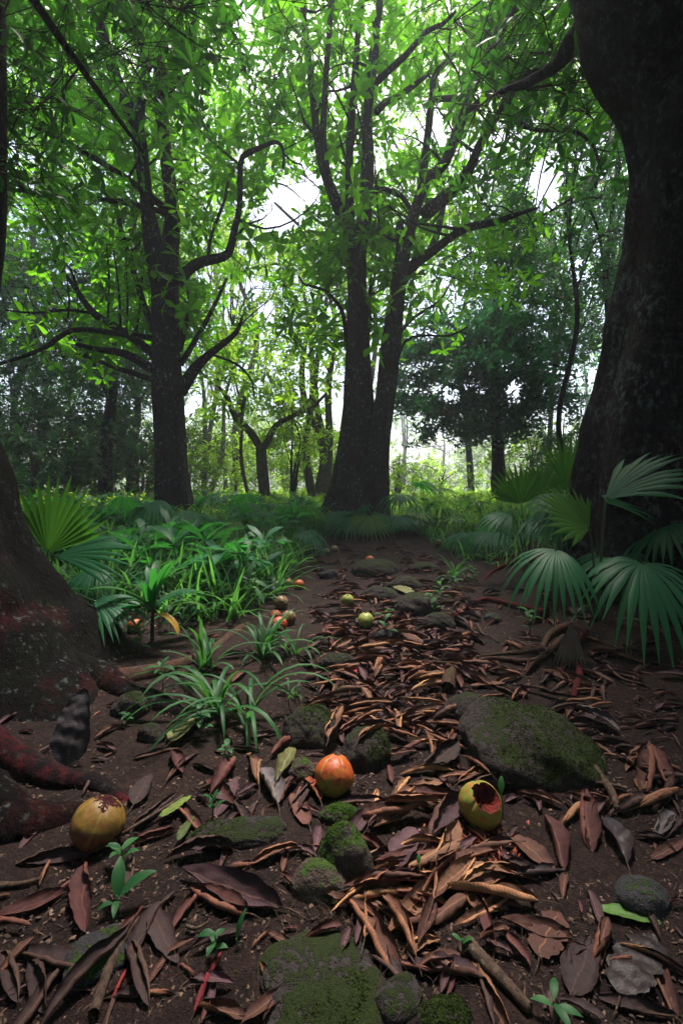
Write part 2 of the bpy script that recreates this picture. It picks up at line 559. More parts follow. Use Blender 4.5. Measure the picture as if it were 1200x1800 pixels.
# ------------------------------------------------------------------ leaf and whorl templates
def leaf_tri(L, w, fold, droop, base, az, el, tone):
    """one obovate leaf of 8 triangles; leaves from 'base' outwards"""
    ts = np.array([0, .45, .78, 1.0])
    wd = np.array([0.03, .72, 1.0, 0]) * w / 2
    cx = ts * L
    cz = -droop * L * ts ** 2
    pts = [(0, 0, 0), (cx[1], 0, cz[1]), (cx[2], 0, cz[2]), (cx[3], 0, cz[3]),
           (cx[1], wd[1], cz[1] + fold * wd[1]), (cx[2], wd[2], cz[2] + fold * wd[2]),
           (cx[1], -wd[1], cz[1] + fold * wd[1]), (cx[2], -wd[2], cz[2] + fold * wd[2])]
    V = np.array(pts)
    ce, se = math.cos(el), math.sin(el)
    R1 = np.array([[ce, 0, -se], [0, 1, 0], [se, 0, ce]])
    ca, sa = math.cos(az), math.sin(az)
    R2 = np.array([[ca, -sa, 0], [sa, ca, 0], [0, 0, 1]])
    V = V @ (R2 @ R1).T + np.array(base)
    F = np.array([[0, 1, 4], [0, 6, 1], [1, 2, 5], [1, 5, 4], [6, 7, 2], [6, 2, 1], [2, 3, 5], [7, 3, 2]])
    return V, F, np.full(8, tone)


def join_t(parts):
    V, F, T, n = [], [], [], 0
    for v, f, t in parts:
        V.append(v); F.append(f + n); T.append(t); n += len(v)
    return np.concatenate(V), np.concatenate(F), np.concatenate(T)


def whorls(nt_, nleaf, L, w, el0, el1, droop, seed):
    r = random.Random(seed)
    out = []
    for _ in range(nt_):
        n = r.randint(*nleaf)
        ps = []
        for i in range(n):
            az = i * 2.399 + r.uniform(-.3, .3)
            ps.append(leaf_tri(L * r.uniform(.5, 1.15), w * r.uniform(.65, 1.15), r.uniform(.05, .6), droop * r.uniform(.4, 1.5),
                               (0, 0, r.uniform(-.15, .1) * L), az, r.uniform(el0, el1), r.random()))
        out.append(join_t(ps))
    return out


def sprays(nt_, L, w, seed, pairs=6):
    """a drooping spray of paired leaflets along a twig (+Z is the twig)"""
    r = random.Random(seed)
    out = []
    for _ in range(nt_):
        ps = []
        for i in range(pairs):
            for s in (0, math.pi):
                ps.append(leaf_tri(L * r.uniform(.7, 1.1), w * r.uniform(.8, 1.1), r.uniform(0, .4), r.uniform(.1, .5),
                                   (r.uniform(-.1, .1) * L, r.uniform(-.1, .1) * L, i * L * .45 - 1.2 * L), s + r.uniform(-.6, .6) + (i % 2) * .9, r.uniform(-.5, .6), r.random()))
        out.append(join_t(ps))
    return out


WH = whorls(16, (4, 9), 1.0, .34, -.6, .8, .3, 1)          # big whorled leaves, unit length
SP = sprays(6, 1.0, .38, 2)
HB = whorls(6, (7, 11), 1.0, .30, .1, 1.1, .5, 3)            # herbs


def norm(a):
    return a / (np.linalg.norm(a, axis=-1, keepdims=True) + 1e-9)


def nearest(A, B):
    """index into A of the nearest point to each B"""
    out = np.empty(len(B), int)
    for s in range(0, len(B), 400):
        d = ((B[s:s + 400, None] - A[None]) ** 2).sum(-1)
        out[s:s + 400] = d.argmin(1)
    return out


def crown(parent, bpts, clumps, k, sig, size, temps, leafm, seed, twigm=None, tr=.007, up=.7, flat=.6, bend=.12, keep=None, sizef=None):
    """leaves in clumps round the given centres, held by twigs from the nearest limb point.
    twigs and leaves are two parts"""
    r = np.random.default_rng(seed)
    clumps = np.asarray(clumps)
    n = len(clumps)
    kk = r.integers(max(1, k // 2), k + k // 2 + 1, n)
    ci = np.repeat(np.arange(n), kk)
    off = r.normal(size=(len(ci), 3)) * sig * np.array([1, 1, flat])
    pos = clumps[ci] + off
    if keep is not None:
        kp = keep(pos)
        pos, off, ci = pos[kp], off[kp], ci[kp]
    ax = norm(off / sig * .5 + np.array([0, 0, up]) + r.normal(size=off.shape) * .35)
    V, F, T = scatter_templates(temps, pos, ax, size * r.uniform(.6, 1.25, len(pos)) * (sizef(pos) if sizef else 1), seed)
    # each clump hangs on the nearest limb point or on a clump already joined, so the twigs branch
    d0 = np.array([((bpts - c) ** 2).sum(1).min() for c in clumps])
    order = np.argsort(d0)
    net = np.concatenate([bpts, clumps[order]])
    nb_ = len(bpts)
    A = np.empty_like(clumps); gen = np.zeros(len(net))
    for q, ii in enumerate(order):
        dd = ((net[:nb_ + q] - clumps[ii]) ** 2).sum(1)
        j = int(dd.argmin())
        A[ii] = net[j]; gen[nb_ + q] = gen[j] + 1
    g_ = np.empty(n); g_[order] = gen[nb_:]
    w0 = tr * np.clip(1.25 - .2 * g_, .45, 1.05)
    V1, F1 = sticks(A, clumps, w0, w0 * .75, bend, seed)
    V2, F2 = sticks(clumps[ci], pos, tr * .55, tr * .3, bend, seed + 1)
    tv, tf = cat_geo([(V1, F1), (V2, F2)])
    return part('crown', np.concatenate([V, tv]), [F, tf + len(V)], None, parent,
                tone=np.concatenate([T, np.zeros(len(tv))]), mats=[leafm, twigm or M['twig']],
                mi=np.concatenate([np.zeros(len(F)), np.ones(len(tf))]))
# ------------------------------------------------------------------ ground
def make_ground():
    def axis(lo, f0, f1, hi, fine, g):
        mid = list(np.arange(f0, f1, fine))
        a, s = [], fine
        x = f1
        while x < hi:
            a.append(x); s *= g; x += s
        b, s = [], fine
        x = f0
        while x > lo:
            s *= g; x -= s; b.append(x)
        return np.array(b[::-1] + mid + a + [hi])
    xs = axis(-95, -2.2, 2.4, 95, .022, 1.13)
    ys = axis(-70, .45, 4.6, 130, .022, 1.09)
    X, Y = np.meshgrid(xs, ys)
    Z = gz(X, Y)
    q = np.stack([X, Y, 0 * X], -1).reshape(-1, 3)
    fine = (.004 * wob(q, 22, 31, 3) + .002 * wob(q, 90, 32, 2)).reshape(X.shape)
    Z = Z + fine * (np.abs(X) < 3) * (Y < 6)
    V = np.stack([X, Y, Z], -1).reshape(-1, 3)
    n, m = X.shape
    i = np.arange(n - 1)[:, None] * m + np.arange(m - 1)[None]
    F = np.stack([i, i + 1, i + m + 1, i + m], -1).reshape(-1, 4)
    o = part('ground', V, F, M['soil'])
    tag(o, 'dark brown forest soil under the trees', 'ground', kind='structure')


make_ground()

# ------------------------------------------------------------------ trees
HOLES = [(492, 372, 36, 48), (762, 225, 30, 50), (700, 262, 16, 28), (425, 14, 26, 20), (545, 330, 18, 40), (600, 150, 18, 30),
         (345, 140, 24, 22), (440, 505, 26, 20), (470, 545, 20, 16), (880, 240, 26, 22), (960, 320, 26, 50), (740, 835, 75, 50), (900, 690, 20, 26), (985, 750, 30, 34), (790, 700, 30, 14)]


def holes(pos, grow=1.0):
    y = np.maximum(pos[:, 1], .2)
    px = 600 + pos[:, 0] / y * FPX
    py = HORIZ - (pos[:, 2] - CAMH) / y * FPX
    wv = 1 + .35 * wob(np.stack([px, py, 0 * px], -1) / 60.0, 1.0, 41, 2)
    k = np.ones(len(pos), bool)
    for hx, hy, a, b in HOLES:
        k &= ((px - hx) / a) ** 2 + ((py - hy) / b) ** 2 > wv * grow
    return k


def skylight(pos):
    """the break in the canopy above the path"""
    s = np.array(_s)
    g = pos - s[None] * (pos[:, 2:3] / s[2])
    w = wob(pos, .9, 43, 2) * .35
    return ((g[:, 0] - .30) / .62) ** 2 + ((g[:, 1] - 2.1) / 1.9) ** 2 > 1 + w


class Tree:
    def __init__(self, name, label, base, Y0, bark, group=None):
        self.t = thing(name, label, 'tree', base, group)
        self.Y0, self.bark, self.pts, self.rad = Y0, bark, [], []

    def limb(self, pix, w0, w1, d0=0.0, d1=0.0, name='branch', seg=10, lump=.13, lf=4.0, step=.12, ws=None, bark=None, **k):
        n = len(pix)
        Ys = self.Y0 + np.linspace(d0, d1, n)
        pts = np.array([P(x, y, Yy) for (x, y), Yy in zip(pix, Ys)])
        w = np.array(ws, float) if ws is not None else np.linspace(w0, w1, n)
        rad = w / 2 / FPX * Ys
        return self.world(pts, rad, name, seg, lump, lf, step, bark, **k)

    def world(self, pts, rad, name='branch', seg=10, lump=.13, lf=4.0, step=.12, bark=None, **k):
        V, F = tube(pts, rad, step, seg, lump, lf, seed=len(self.pts) + 3, **k)
        o = part(name, V, F, bark or self.bark, self.t)
        if name != 'root':
            sp, sr = spline(pts, rad, .15)
            self.pts.append(sp[len(sp) // 4:]); self.rad.append(sr[len(sp) // 4:])
        return o

    def sprout(self, n, seed, zmin, ln=(.7, 2.0), up=.75, rmin=.008):
        """slender angular side branches fanning up and outwards from the limbs"""
        r = np.random.default_rng(seed)
        pp, rr = np.concatenate(self.pts), np.concatenate(self.rad)
        ok = (pp[:, 2] > zmin) & (rr > rmin)
        pp, rr = pp[ok], rr[ok]
        for k in range(n):
            i = r.integers(0, len(pp))
            d = norm(r.normal(size=3) * np.array([1, .8, .45]) + np.array([0, .15, up]))
            L = r.uniform(*ln)
            pts = [pp[i]]
            for s in range(4):
                d = norm(d + r.normal(size=3) * .32 + np.array([0, 0, .08]))
                pts.append(pts[-1] + d * L / 4)
            r0 = min(rr[i] * .5, .026)
            self.world(np.array(pts), [r0, r0 * .75, r0 * .55, r0 * .38, .003], 'branch', 6, .1, 8, .16)

    def bp(self):
        return np.concatenate(self.pts)


def region_clumps(n, pxr, pyr, Yr, seed, keep=True):
    r = np.random.default_rng(seed)
    x, y, Y = r.uniform(*pxr, n), r.uniform(*pyr, n), r.uniform(*Yr, n)
    p = np.stack([(x - 600) / FPX * Y, Y, CAMH + (HORIZ - y) / FPX * Y], -1)
    return p[holes(p)] if keep else p


def thin_front(c, Y, seed):
    """most leaves hang behind and beside the stems, which stay in sight"""
    r = np.random.default_rng(900 + seed)
    return c[(c[:, 1] > Y - .1) | (r.random(len(c)) < .14)]


def limb_clumps(bp, n, spread, seed):
    r = np.random.default_rng(seed)
    p = bp[r.integers(0, len(bp), n)] + r.normal(size=(n, 3)) * spread
    return p


# --- the tree left of the path
b1 = G(315, 926)
Y1 = b1[1]
t1 = Tree('broadleaf_tree', 'dark single trunked tree left of the path with lichen spots and many level side branches', b1, Y1, M['bark_main'])
t1.limb([(316, 945), (314, 920), (307, 880), (301, 800), (296, 700), (292, 600), (291, 500), (298, 440), (303, 370), (291, 260), (282, 150), (277, 0), (270, -200), (262, -420)], 0, 0, 0, .3, 'trunk', 40, .07, 2.2, .05, knob=.02, kf=9,
        ws=[96, 76, 65, 55, 51, 46, 46, 34, 26, 22, 21, 17, 13, 6], flute=[.10, .05, .03, 0, 0], nfl=4)
t1.limb([(283, 500), (272, 440), (262, 380), (248, 270), (240, 220), (205, 140), (180, 60), (165, 0), (140, -160)], 34, 12, 0, -.6, ws=[35, 32, 26, 24, 23, 21, 19, 17, 9], seg=14)
t1.limb([(244, 250), (250, 160), (258, 110), (235, 50), (215, 0)], 17, 8, -.1, .9)
t1.limb([(290, 190), (305, 100), (322, 0), (335, -120)], 20, 10, .1, .5)
t1.limb([(297, 165), (325, 90), (352, 0), (370, -90)], 13, 7, 0, -.5)
t1.limb([(312, 140), (350, 160), (366, 158), (360, 120), (335, 90)], 10, 5, .3, .8)
t1.limb([(300, 372), (225, 315), (135, 260), (75, 230), (10, 195), (-60, 170)], 11, 6, 0, -2.2)
t1.limb([(300, 376), (215, 356), (90, 341), (0, 331), (-90, 320)], 10, 5, 0, -1.8)
t1.limb([(312, 500), (328, 478), (350, 462), (378, 455), (402, 445), (412, 405), (421, 365), (422, 310), (426, 276), (452, 262), (480, 250), (494, 255), (499, 275), (497, 296)], 19, 3.5, 0, -.6)
t1.limb([(498, 270), (515, 285), (530, 290), (535, 305)], 3.5, 2, -.6, -.8)
t1.limb([(366, 458), (370, 420), (395, 350), (400, 320)], 7, 4, -.2, .3)
t1.limb([(316, 690), (340, 652), (360, 630), (382, 612), (415, 585), (425, 560)], 24, 4, 0, -.7)
t1.limb([(370, 622), (415, 640), (440, 665), (447, 695)], 5, 2.5, -.3, -1.0)
t1.limb([(318, 640), (345, 595), (365, 560), (385, 520), (398, 490)], 11, 5, 0, .9)
t1.limb([(315, 615), (325, 575), (334, 535), (330, 505)], 13, 6, 0, .6)
t1.limb([(270, 594), (200, 585), (130, 580), (80, 610), (45, 625), (0, 640), (-40, 660)], 11, 4, 0, -2.0)
t1.limb([(270, 622), (220, 585), (165, 550), (125, 495), (90, 450)], 18, 6, 0, .7)
t1.limb([(268, 650), (220, 622), (175, 615), (135, 605)], 18, 7, 0, -.8)
t1.limb([(270, 668), (200, 645), (145, 625), (110, 628)], 9, 4, 0, 1.0)
t1.limb([(270, 580), (250, 525), (232, 465), (212, 400), (200, 330)], 14, 6, 0, 1.2)
t1.limb([(170, 552), (120, 545), (60, 550), (10, 545)], 6, 3, .4, .0)
for x0, y0, x1, y1_, d in ((190, 560, 188, 430, .3), (212, 575, 200, 440, .2), (222, 590, 221, 450, .5), (120, 560, 118, 490, .2), (240, 580, 250, 470, .4)):
    t1.limb([(x0, y0), ((x0 + x1) / 2 + 3, (y0 + y1_) / 2), (x1, y1_)], 4.5, 2.5, d, d, seg=6)
t1.sprout(46, 1001, 2.6)
c1 = np.concatenate([limb_clumps(t1.bp(), 150, (.55, .8, .5), 101),
                     region_clumps(120, (-130, 560), (-160, 400), (Y1 - 1.6, Y1 + 3.4), 102),
                     region_clumps(14, (-100, 300), (300, 560), (Y1 - 1.2, Y1 + 2.0), 104)])
c1 = thin_front(c1[c1[:, 2] > 2.6], Y1, 1)
crown(t1.t, t1.bp(), c1, 10, .42, .255, WH, M['leaf_main'], 103, keep=lambda p: holes(p) & skylight(p), tr=.010)

# --- the many stemmed tree ahead
b2 = G(632, 925)
Y2 = b2[1]
t2 = Tree('broadleaf_tree', 'many stemmed tree with grey lichen bark standing at the far end of the path', b2, Y2, M['bark_center'])
t2.limb([(618, 945), (620, 910), (622, 860), (625, 780), (627, 700), (628, 600), (628, 520), (627, 440), (634, 400)], 0, 0, 0, 0, 'trunk', 40, .08, 2.4, .05, knob=.02, kf=9,
        ws=[99, 81, 69, 58, 49, 39, 33, 35, 26], flute=[.16, .10, .07, .04, .02], nfl=6)
t2.limb([(652, 945), (655, 910), (658, 860), (664, 780), (676, 700), (687, 600), (700, 500), (707, 450), (725, 385), (748, 320), (780, 288), (806, 225), (826, 165), (850, 110), (884, 36), (918, 0), (980, -120)], 0, 0, .1, -.9, 'trunk', 36, .08, 2.2, .05, knob=.02, kf=9,
        ws=[74, 58, 48, 40, 35, 32, 27, 28, 21, 18, 17, 15, 14, 12, 11, 9, 5], flute=[.12, .05, .02, 0, 0], nfl=5)
t2.limb([(566, 945), (582, 900), (595, 850), (606, 780), (614, 700), (619, 630)], 46, 12, .05, 0, 'trunk', 14, .1, 2.5)
t2.limb([(648, 910), (652, 820), (654, 740), (648, 660), (646, 580), (652, 490)], 20, 6, .5, .7, 'trunk', 12)
t2.limb([(622, 440), (607, 395), (590, 355), (570, 300), (556, 225), (545, 125), (531, 0), (522, -140)], 24, 9, 0, .3, seg=14)
t2.limb([(610, 400), (592, 352), (577, 310), (568, 240), (573, 130), (583, 0), (590, -120)], 15, 8, 0, -.4)
t2.limb([(621, 440), (614, 360), (615, 250), (622, 150), (630, 50), (636, -20), (640, -150)], 18, 8, .1, .3)
t2.limb([(634, 420), (641, 380), (646, 275), (645, 205), (659, 75), (667, 0), (680, -150)], 28, 9, 0, .1, seg=14)
t2.limb([(658, 148), (685, 122), (712, 98), (750, 55), (778, 42), (800, 20)], 12, 5, 0, -.9)
t2.limb([(662, 196), (680, 178), (702, 168), (740, 140), (765, 120)], 12, 6, .1, .7)
t2.limb([(645, 350), (655, 338), (675, 333), (705, 345), (722, 368)], 11, 7, 0, -.3)
t2.limb([(648, 405), (660, 402), (672, 408)], 13, 9, 0, -.2, seg=8)
t2.limb([(706, 460), (702, 425), (703, 392)], 18, 15, -.2, -.3, seg=10)
t2.limb([(742, 380), (775, 352), (802, 328), (826, 295), (850, 240), (895, 175), (950, 128), (1000, 92)], 24, 8, -.3, -1.6, seg=12)
t2.limb([(704, 488), (730, 462), (762, 440), (812, 404), (870, 390), (905, 378), (942, 366)], 24, 5, -.1, -1.0, seg=12)
t2.limb([(755, 445), (768, 410), (776, 375), (783, 350)], 14, 8, 0, .6)
t2.limb([(722, 385), (738, 340), (750, 250), (759, 170), (766, 128), (812, 84), (860, 28), (890, -40)], 17, 5, 0, .8)
t2.limb([(762, 175), (790, 173), (818, 172)], 10, 9, .4, -.3)
t2.limb([(815, 205), (850, 175), (885, 152), (930, 140), (970, 118)], 15, 8, -.5, -1.8)
t2.limb([(886, 195), (905, 212), (922, 222), (952, 230), (992, 228), (1036, 246), (1056, 300)], 11, 4, -1.2, -1.6)
t2.limb([(690, 600), (725, 560), (770, 530), (790, 500)], 8, 3, .1, .9)
t2.limb([(610, 600), (600, 545), (570, 510), (535, 500), (525, 485)], 8, 3, 0, -.7)
t2.limb([(696, 640), (712, 600), (740, 590), (790, 590), (820, 575)], 6, 3, .2, -.9)
t2.sprout(56, 1002, 3.0)
c2 = np.concatenate([limb_clumps(t2.bp(), 150, (.6, .8, .5), 111),
                     region_clumps(150, (430, 1010), (-180, 440), (Y2 - 1.6, Y2 + 3.6), 112),
                     region_clumps(16, (470, 640), (400, 600), (Y2, Y2 + 2.5), 114)])
c2 = thin_front(c2[c2[:, 2] > 3.3], Y2, 2)
crown(t2.t, t2.bp(), c2, 10, .42, .255, WH, M['leaf_main'], 113, keep=lambda p: holes(p) & skylight(p), tr=.010)

# --- the big leaning trunk at the right edge, its roots run over the path
b3 = np.array([*P(1185, 990, 3.0)[:2], 0]); b3[2] = gz(b3[0], b3[1])
t3 = Tree('giant_tree', 'huge dark mottled trunk leaning in at the right edge behind the palms', b3, 3.0, M['bark_big'])
t3.limb([(1195, 1090), (1192, 1030), (1186, 950), (1180, 830), (1203, 620), (1224, 430), (1230, 330), (1226, 260), (1212, 185), (1198, 120), (1172, 40), (1150, -100), (1110, -400), (1080, -620)], 0, 0, 0, -.3, 'trunk', 110, .05, 3.4, .022, knob=.022, kf=13,
        ws=[430, 385, 345, 300, 254, 232, 224, 206, 206, 230, 250, 262, 230, 150], flute=[.12, .06, .03, .02, .03], nfl=7)
t3.limb([(1120, 60), (1060, 52), (1015, 60), (985, 105), (960, 126), (920, 148), (880, 160)], 60, 14, -.05, .9, seg=14, ws=[56, 44, 34, 26, 20, 16, 12], lump=.22)
t3.world([(2.1, 2.7, 5.0), (1.2, 1.4, 5.9), (.4, .2, 6.5), (-.3, -1.2, 6.9)], [.35, .22, .14, .06])
t3.world([(2.1, 2.7, 5.4), (1.4, 3.4, 6.2), (.9, 4.4, 6.8), (.6, 5.4, 7.2)], [.3, .2, .12, .05])
t3.world([(2.1, 2.7, 5.4), (3.2, 3.2, 6.4), (4.4, 3.4, 7.0), (5.6, 3.8, 7.4)], [.3, .2, .12, .05])
t3.world([(2.1, 2.7, 5.2), (2.6, 1.0, 6.2), (3.2, -.8, 6.8), (3.6, -2.6, 7.2)], [.3, .2, .12, .05])
R_ = [((985, 1010), (930, 985), (880, 1000), (858, 1012), (840, 1030)), ((960, 1085), (900, 1068), (850, 1056), (822, 1072), (792, 1090), (770, 1120)),
      ((1000, 1110), (965, 1120), (945, 1146), (880, 1152), (800, 1150)), ((1030, 1120), (1006, 1150), (1018, 1185), (1008, 1225), (1014, 1240)), ((990, 1130), (940, 1165), (860, 1160), (815, 1165)),
      ((1010, 985), (955, 985), (905, 978), (870, 985), (845, 975))]
for i, rp in enumerate(R_):
    g = np.array([G(*p) for p in rp])
    g[:, 2] += np.interp(np.linspace(0, 1, len(g)), [0, .25, .8, 1], [.03, .012, .006, -.025])
    t3.world(g, np.linspace((.030, .022, .020, .016, .016, .030)[i], .008, len(g)), 'root', 10, .32, 14, .025, M['red_root'] if i in (0, 1, 3, 5) else M['brown_root'])
r = np.random.default_rng(120)


def slab(n, xr, yr, zr, seed):
    r = np.random.default_rng(seed)
    return np.stack([r.uniform(*xr, n), r.uniform(*yr, n), r.uniform(*zr, n)], -1)


c3 = np.concatenate([slab(560, (-.6, 9.5), (-11, 4.2), (5.6, 8.2), 121), slab(150, (1.3, 8.5), (3.6, 6.8), (6.0, 9.0), 122), region_clumps(30, (780, 1100), (-60, 200), (3.9, 5.2), 124)])  # slabs: mostly unseen overhead leaves added to darken the foreground
crown(t3.t, t3.bp(), c3, 9, .50, .32, WH, M['leaf_near'], 123, keep=skylight, sizef=lambda p: np.where(p[:, 1] > 3.2, .55, 1.0), tr=.012)

# --- the big trunk at the left edge with buttress roots
b4 = np.array([*P(-70, 1180, 1.85)[:2], 0]); b4[2] = gz(b4[0], b4[1])
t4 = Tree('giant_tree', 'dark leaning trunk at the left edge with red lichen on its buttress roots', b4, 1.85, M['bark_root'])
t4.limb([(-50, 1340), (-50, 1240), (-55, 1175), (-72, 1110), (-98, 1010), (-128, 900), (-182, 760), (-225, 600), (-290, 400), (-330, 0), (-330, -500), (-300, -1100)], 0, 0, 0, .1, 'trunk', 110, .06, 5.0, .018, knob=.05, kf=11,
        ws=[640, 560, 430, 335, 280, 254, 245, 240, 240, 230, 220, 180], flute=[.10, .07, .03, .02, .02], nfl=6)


def root_on_ground(t, pix, rads, lift, bark, name='root', seg=16, lump=.26, lf=9):
    g = np.array([G(*p) for p in pix])
    g[:, 2] += np.array(lift)
    return t.world(g, rads, name, seg, lump, lf, .03, bark)


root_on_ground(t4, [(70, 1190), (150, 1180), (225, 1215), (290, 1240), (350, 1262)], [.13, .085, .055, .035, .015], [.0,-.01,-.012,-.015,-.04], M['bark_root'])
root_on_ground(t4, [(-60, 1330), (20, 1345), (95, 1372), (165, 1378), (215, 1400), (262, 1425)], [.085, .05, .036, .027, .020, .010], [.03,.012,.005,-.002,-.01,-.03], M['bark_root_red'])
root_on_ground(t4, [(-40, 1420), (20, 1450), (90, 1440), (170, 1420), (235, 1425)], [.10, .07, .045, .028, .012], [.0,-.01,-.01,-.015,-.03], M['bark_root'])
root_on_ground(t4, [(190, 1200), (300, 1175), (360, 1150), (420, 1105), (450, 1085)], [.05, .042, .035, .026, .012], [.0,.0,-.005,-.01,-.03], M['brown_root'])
t4.world([(-2.2, 1.95, 5.2), (-1.5, 2.6, 5.6), (-1.2, 3.4, 5.6), (-1.6, 4.2, 5.3)], [.2, .12, .07, .03])
t4.world([(-2.2, 1.95, 4.4), (-2.4, 2.9, 4.6), (-2.3, 3.8, 4.5), (-2.0, 4.6, 4.2)], [.06, .04, .03, .015])
t4.world([(-2.2, 1.95, 5.0), (-1.6, .8, 5.9), (-.9, -.4, 6.3), (-.2, -1.6, 6.6)], [.2, .12, .07, .03])
t4.world([(-2.2, 1.95, 5.0), (-3.4, 1.2, 5.9), (-4.6, .4, 6.3)], [.2, .12, .05])
c4 = np.concatenate([slab(560, (-9.5, .6), (-11, 3.2), (5.0, 7.4), 131), slab(150, (-8.5, -1.1), (3.0, 6.4), (5.6, 8.4), 135), region_clumps(30, (-120, 330), (-140, 170), (3.2, 4.8), 132, False), region_clumps(12, (-100, 120), (170, 420), (3.6, 4.6), 134, False)])  # slabs spread the crown out of view, added to shade the near ground
crown(t4.t, t4.bp(), c4, 9, .48, .32, WH, M['leaf_near'], 133, keep=skylight, sizef=lambda p: np.where(p[:, 1] > 2.6, .52, 1.0), tr=.010)

# --- the slim trunk cut by the left edge of the photo
b5 = np.array([*P(-14, 900, 3.6)[:2], 0]); b5[2] = gz(b5[0], b5[1])
t5 = Tree('slender_tree', 'thin dark trunk just showing at the upper left edge', b5, 3.6, M['bark_dark'])
t5.limb([(-60, 1010), (-50, 800), (-35, 600), (-10, 420), (-3, 250), (-6, 100), (-4, 0), (0, -200)], 44, 20, 0, 0, 'trunk', 12)
crown(t5.t, t5.bp(), region_clumps(8, (-160, 40), (-250, -60), (3.3, 4.2), 141, False), 5, .3, .24, WH, M['leaf_near'], 142)

# --- the dark drooping tree behind the path on the right
b6 = G(875, 893)
t6 = Tree('dense_tree', 'low dark tree with drooping blue green foliage and a black trunk, right of the path', b6, b6[1], M['bark_dark'])
t6.limb([(876, 905), (874, 800), (871, 720), (868, 640), (870, 570), (874, 500)], 26, 10, 0, 0, 'trunk', 12)
t6.limb([(872, 730), (820, 690), (770, 670), (725, 660)], 10, 4, 0, -.6)
t6.limb([(870, 690), (920, 650), (960, 640), (1000, 650)], 10, 4, 0, -.5)
t6.limb([(870, 650), (840, 600), (790, 570), (740, 565)], 9, 4, 0, .5)
t6.limb([(872, 620), (910, 580), (950, 560)], 9, 4, 0, .6)
t6.limb([(872, 720), (860, 680), (850, 640)], 9, 4, 0, -1.4)
Y6 = b6[1]
rr = np.random.default_rng(150)
cl = []
while len(cl) < 230:
    px, py, dy = rr.uniform(690, 1000), rr.uniform(545, 800), rr.uniform(-1.6, 1.8)
    py = 560 + 48 * round((py - 560) / 48) + rr.normal() * 9 + abs(px - 850) * .10
    e = ((px - 850) / 165) ** 2 + ((py - 665) / 120) ** 2 + (dy / 1.9) ** 2
    edge = 800 - abs(px - 800) * .25
    if e < 1.15 and py < edge: cl.append(P(px, py, Y6 + dy))
crown(t6.t, t6.bp(), np.array(cl), 9, .24, .17, SP, M['leaf_dark'], 151, keep=lambda p: holes(p, .6), tr=.008, up=-.6)


# --- trees behind
def back_tree(name, label, px, Y, h, w, crown_c, crown_r, ncl, temps, size, leafm, bark, seed, lean=(0, 0), stems=1, group=None, k=6, sig=.45, nb=7, up=.6, kp=True, bare=.35):
    x = (px - 600) / FPX * Y
    base = np.array([x, Y, float(gz(x, Y))])
    t = Tree(name, label, base, Y, bark, group)
    r = np.random.default_rng(seed)
    rad = w / 2 / FPX * Y * (.8 if Y > 12.6 else 1)
    cc = base + np.array(crown_c)
    cr = np.array(crown_r)
    for s in range(stems):
        j = r.normal(size=2) * (.25 if stems > 1 else 0) * h * .25
        top = base + np.array([lean[0] + j[0], lean[1] + j[1], h])
        b0 = base + np.array([r.normal() * rad, r.normal() * rad, -.15]) * (1 if stems > 1 else 0) + np.array([0, 0, -.1])
        pts = [b0 + (top - b0) * f + np.array([r.normal(), r.normal(), 0]) * h * .018 * (f > 0) for f in np.linspace(0, 1, 6)]
        t.world(pts, np.array([1.25, 1.0, .8, .55, .3, .06]) * rad, 'trunk', 10 if rad > .12 else 8, .1, 2.5, .25)
    tp = np.concatenate(t.pts) if False else np.concatenate([p for p in t.pts])
    for b in range(nb):
        f = tp[r.integers(0, len(tp))]
        if f[2] < base[2] + h * bare: f = tp[np.argmin(abs(tp[:, 2] - (base[2] + h * r.uniform(bare, .8))))]
        d = norm(r.normal(size=3)) * cr * .8
        e = cc + d
        m = (f + e) / 2 + np.array([r.normal() * .2, r.normal() * .2, .25 + abs(r.normal()) * .2])
        t.world([f, m, e], [rad * .42, rad * .3, rad * .10], 'branch', 7, .12, 3, .25)
    u = norm(r.normal(size=(ncl, 3))) * r.uniform(.25, 1, (ncl, 1)) ** (1 / 2.2)
    cl = cc + u * cr
    if kp: cl = cl[holes(cl)]
    crown(t.t, t.bp(), cl, k, sig, size, temps, leafm, seed + 1, keep=holes if kp else None, up=up, tr=.010)
    return t


# the small forked tree in the middle distance
def forked_tree():
    b = G(463, 900)
    t = Tree('forked_tree', 'small dark tree forking in two wide arms in the sunlit clearing', b, b[1], M['bark_bg'])
    t.limb([(465, 910), (465, 870), (461, 820), (459, 785)], 22, 17, 0, 0, 'trunk', 12)
    t.limb([(459, 790), (440, 760), (415, 735), (400, 700), (385, 680)], 15, 6, 0, -.6)
    t.limb([(461, 790), (472, 772), (485, 748), (520, 728), (548, 716), (575, 690)], 14, 5, 0, .3)
    t.limb([(416, 738), (430, 700), (428, 660)], 8, 3, -.3, 0)
    t.limb([(520, 728), (545, 700), (555, 660)], 7, 3, .2, .8)
    Y = b[1]
    cl = region_clumps(60, (340, 620), (560, 720), (Y - 1.5, Y + 1.5), 161)
    crown(t.t, t.bp(), cl, 6, .35, .20, WH, M['leaf_far'], 162, keep=holes, tr=.008)


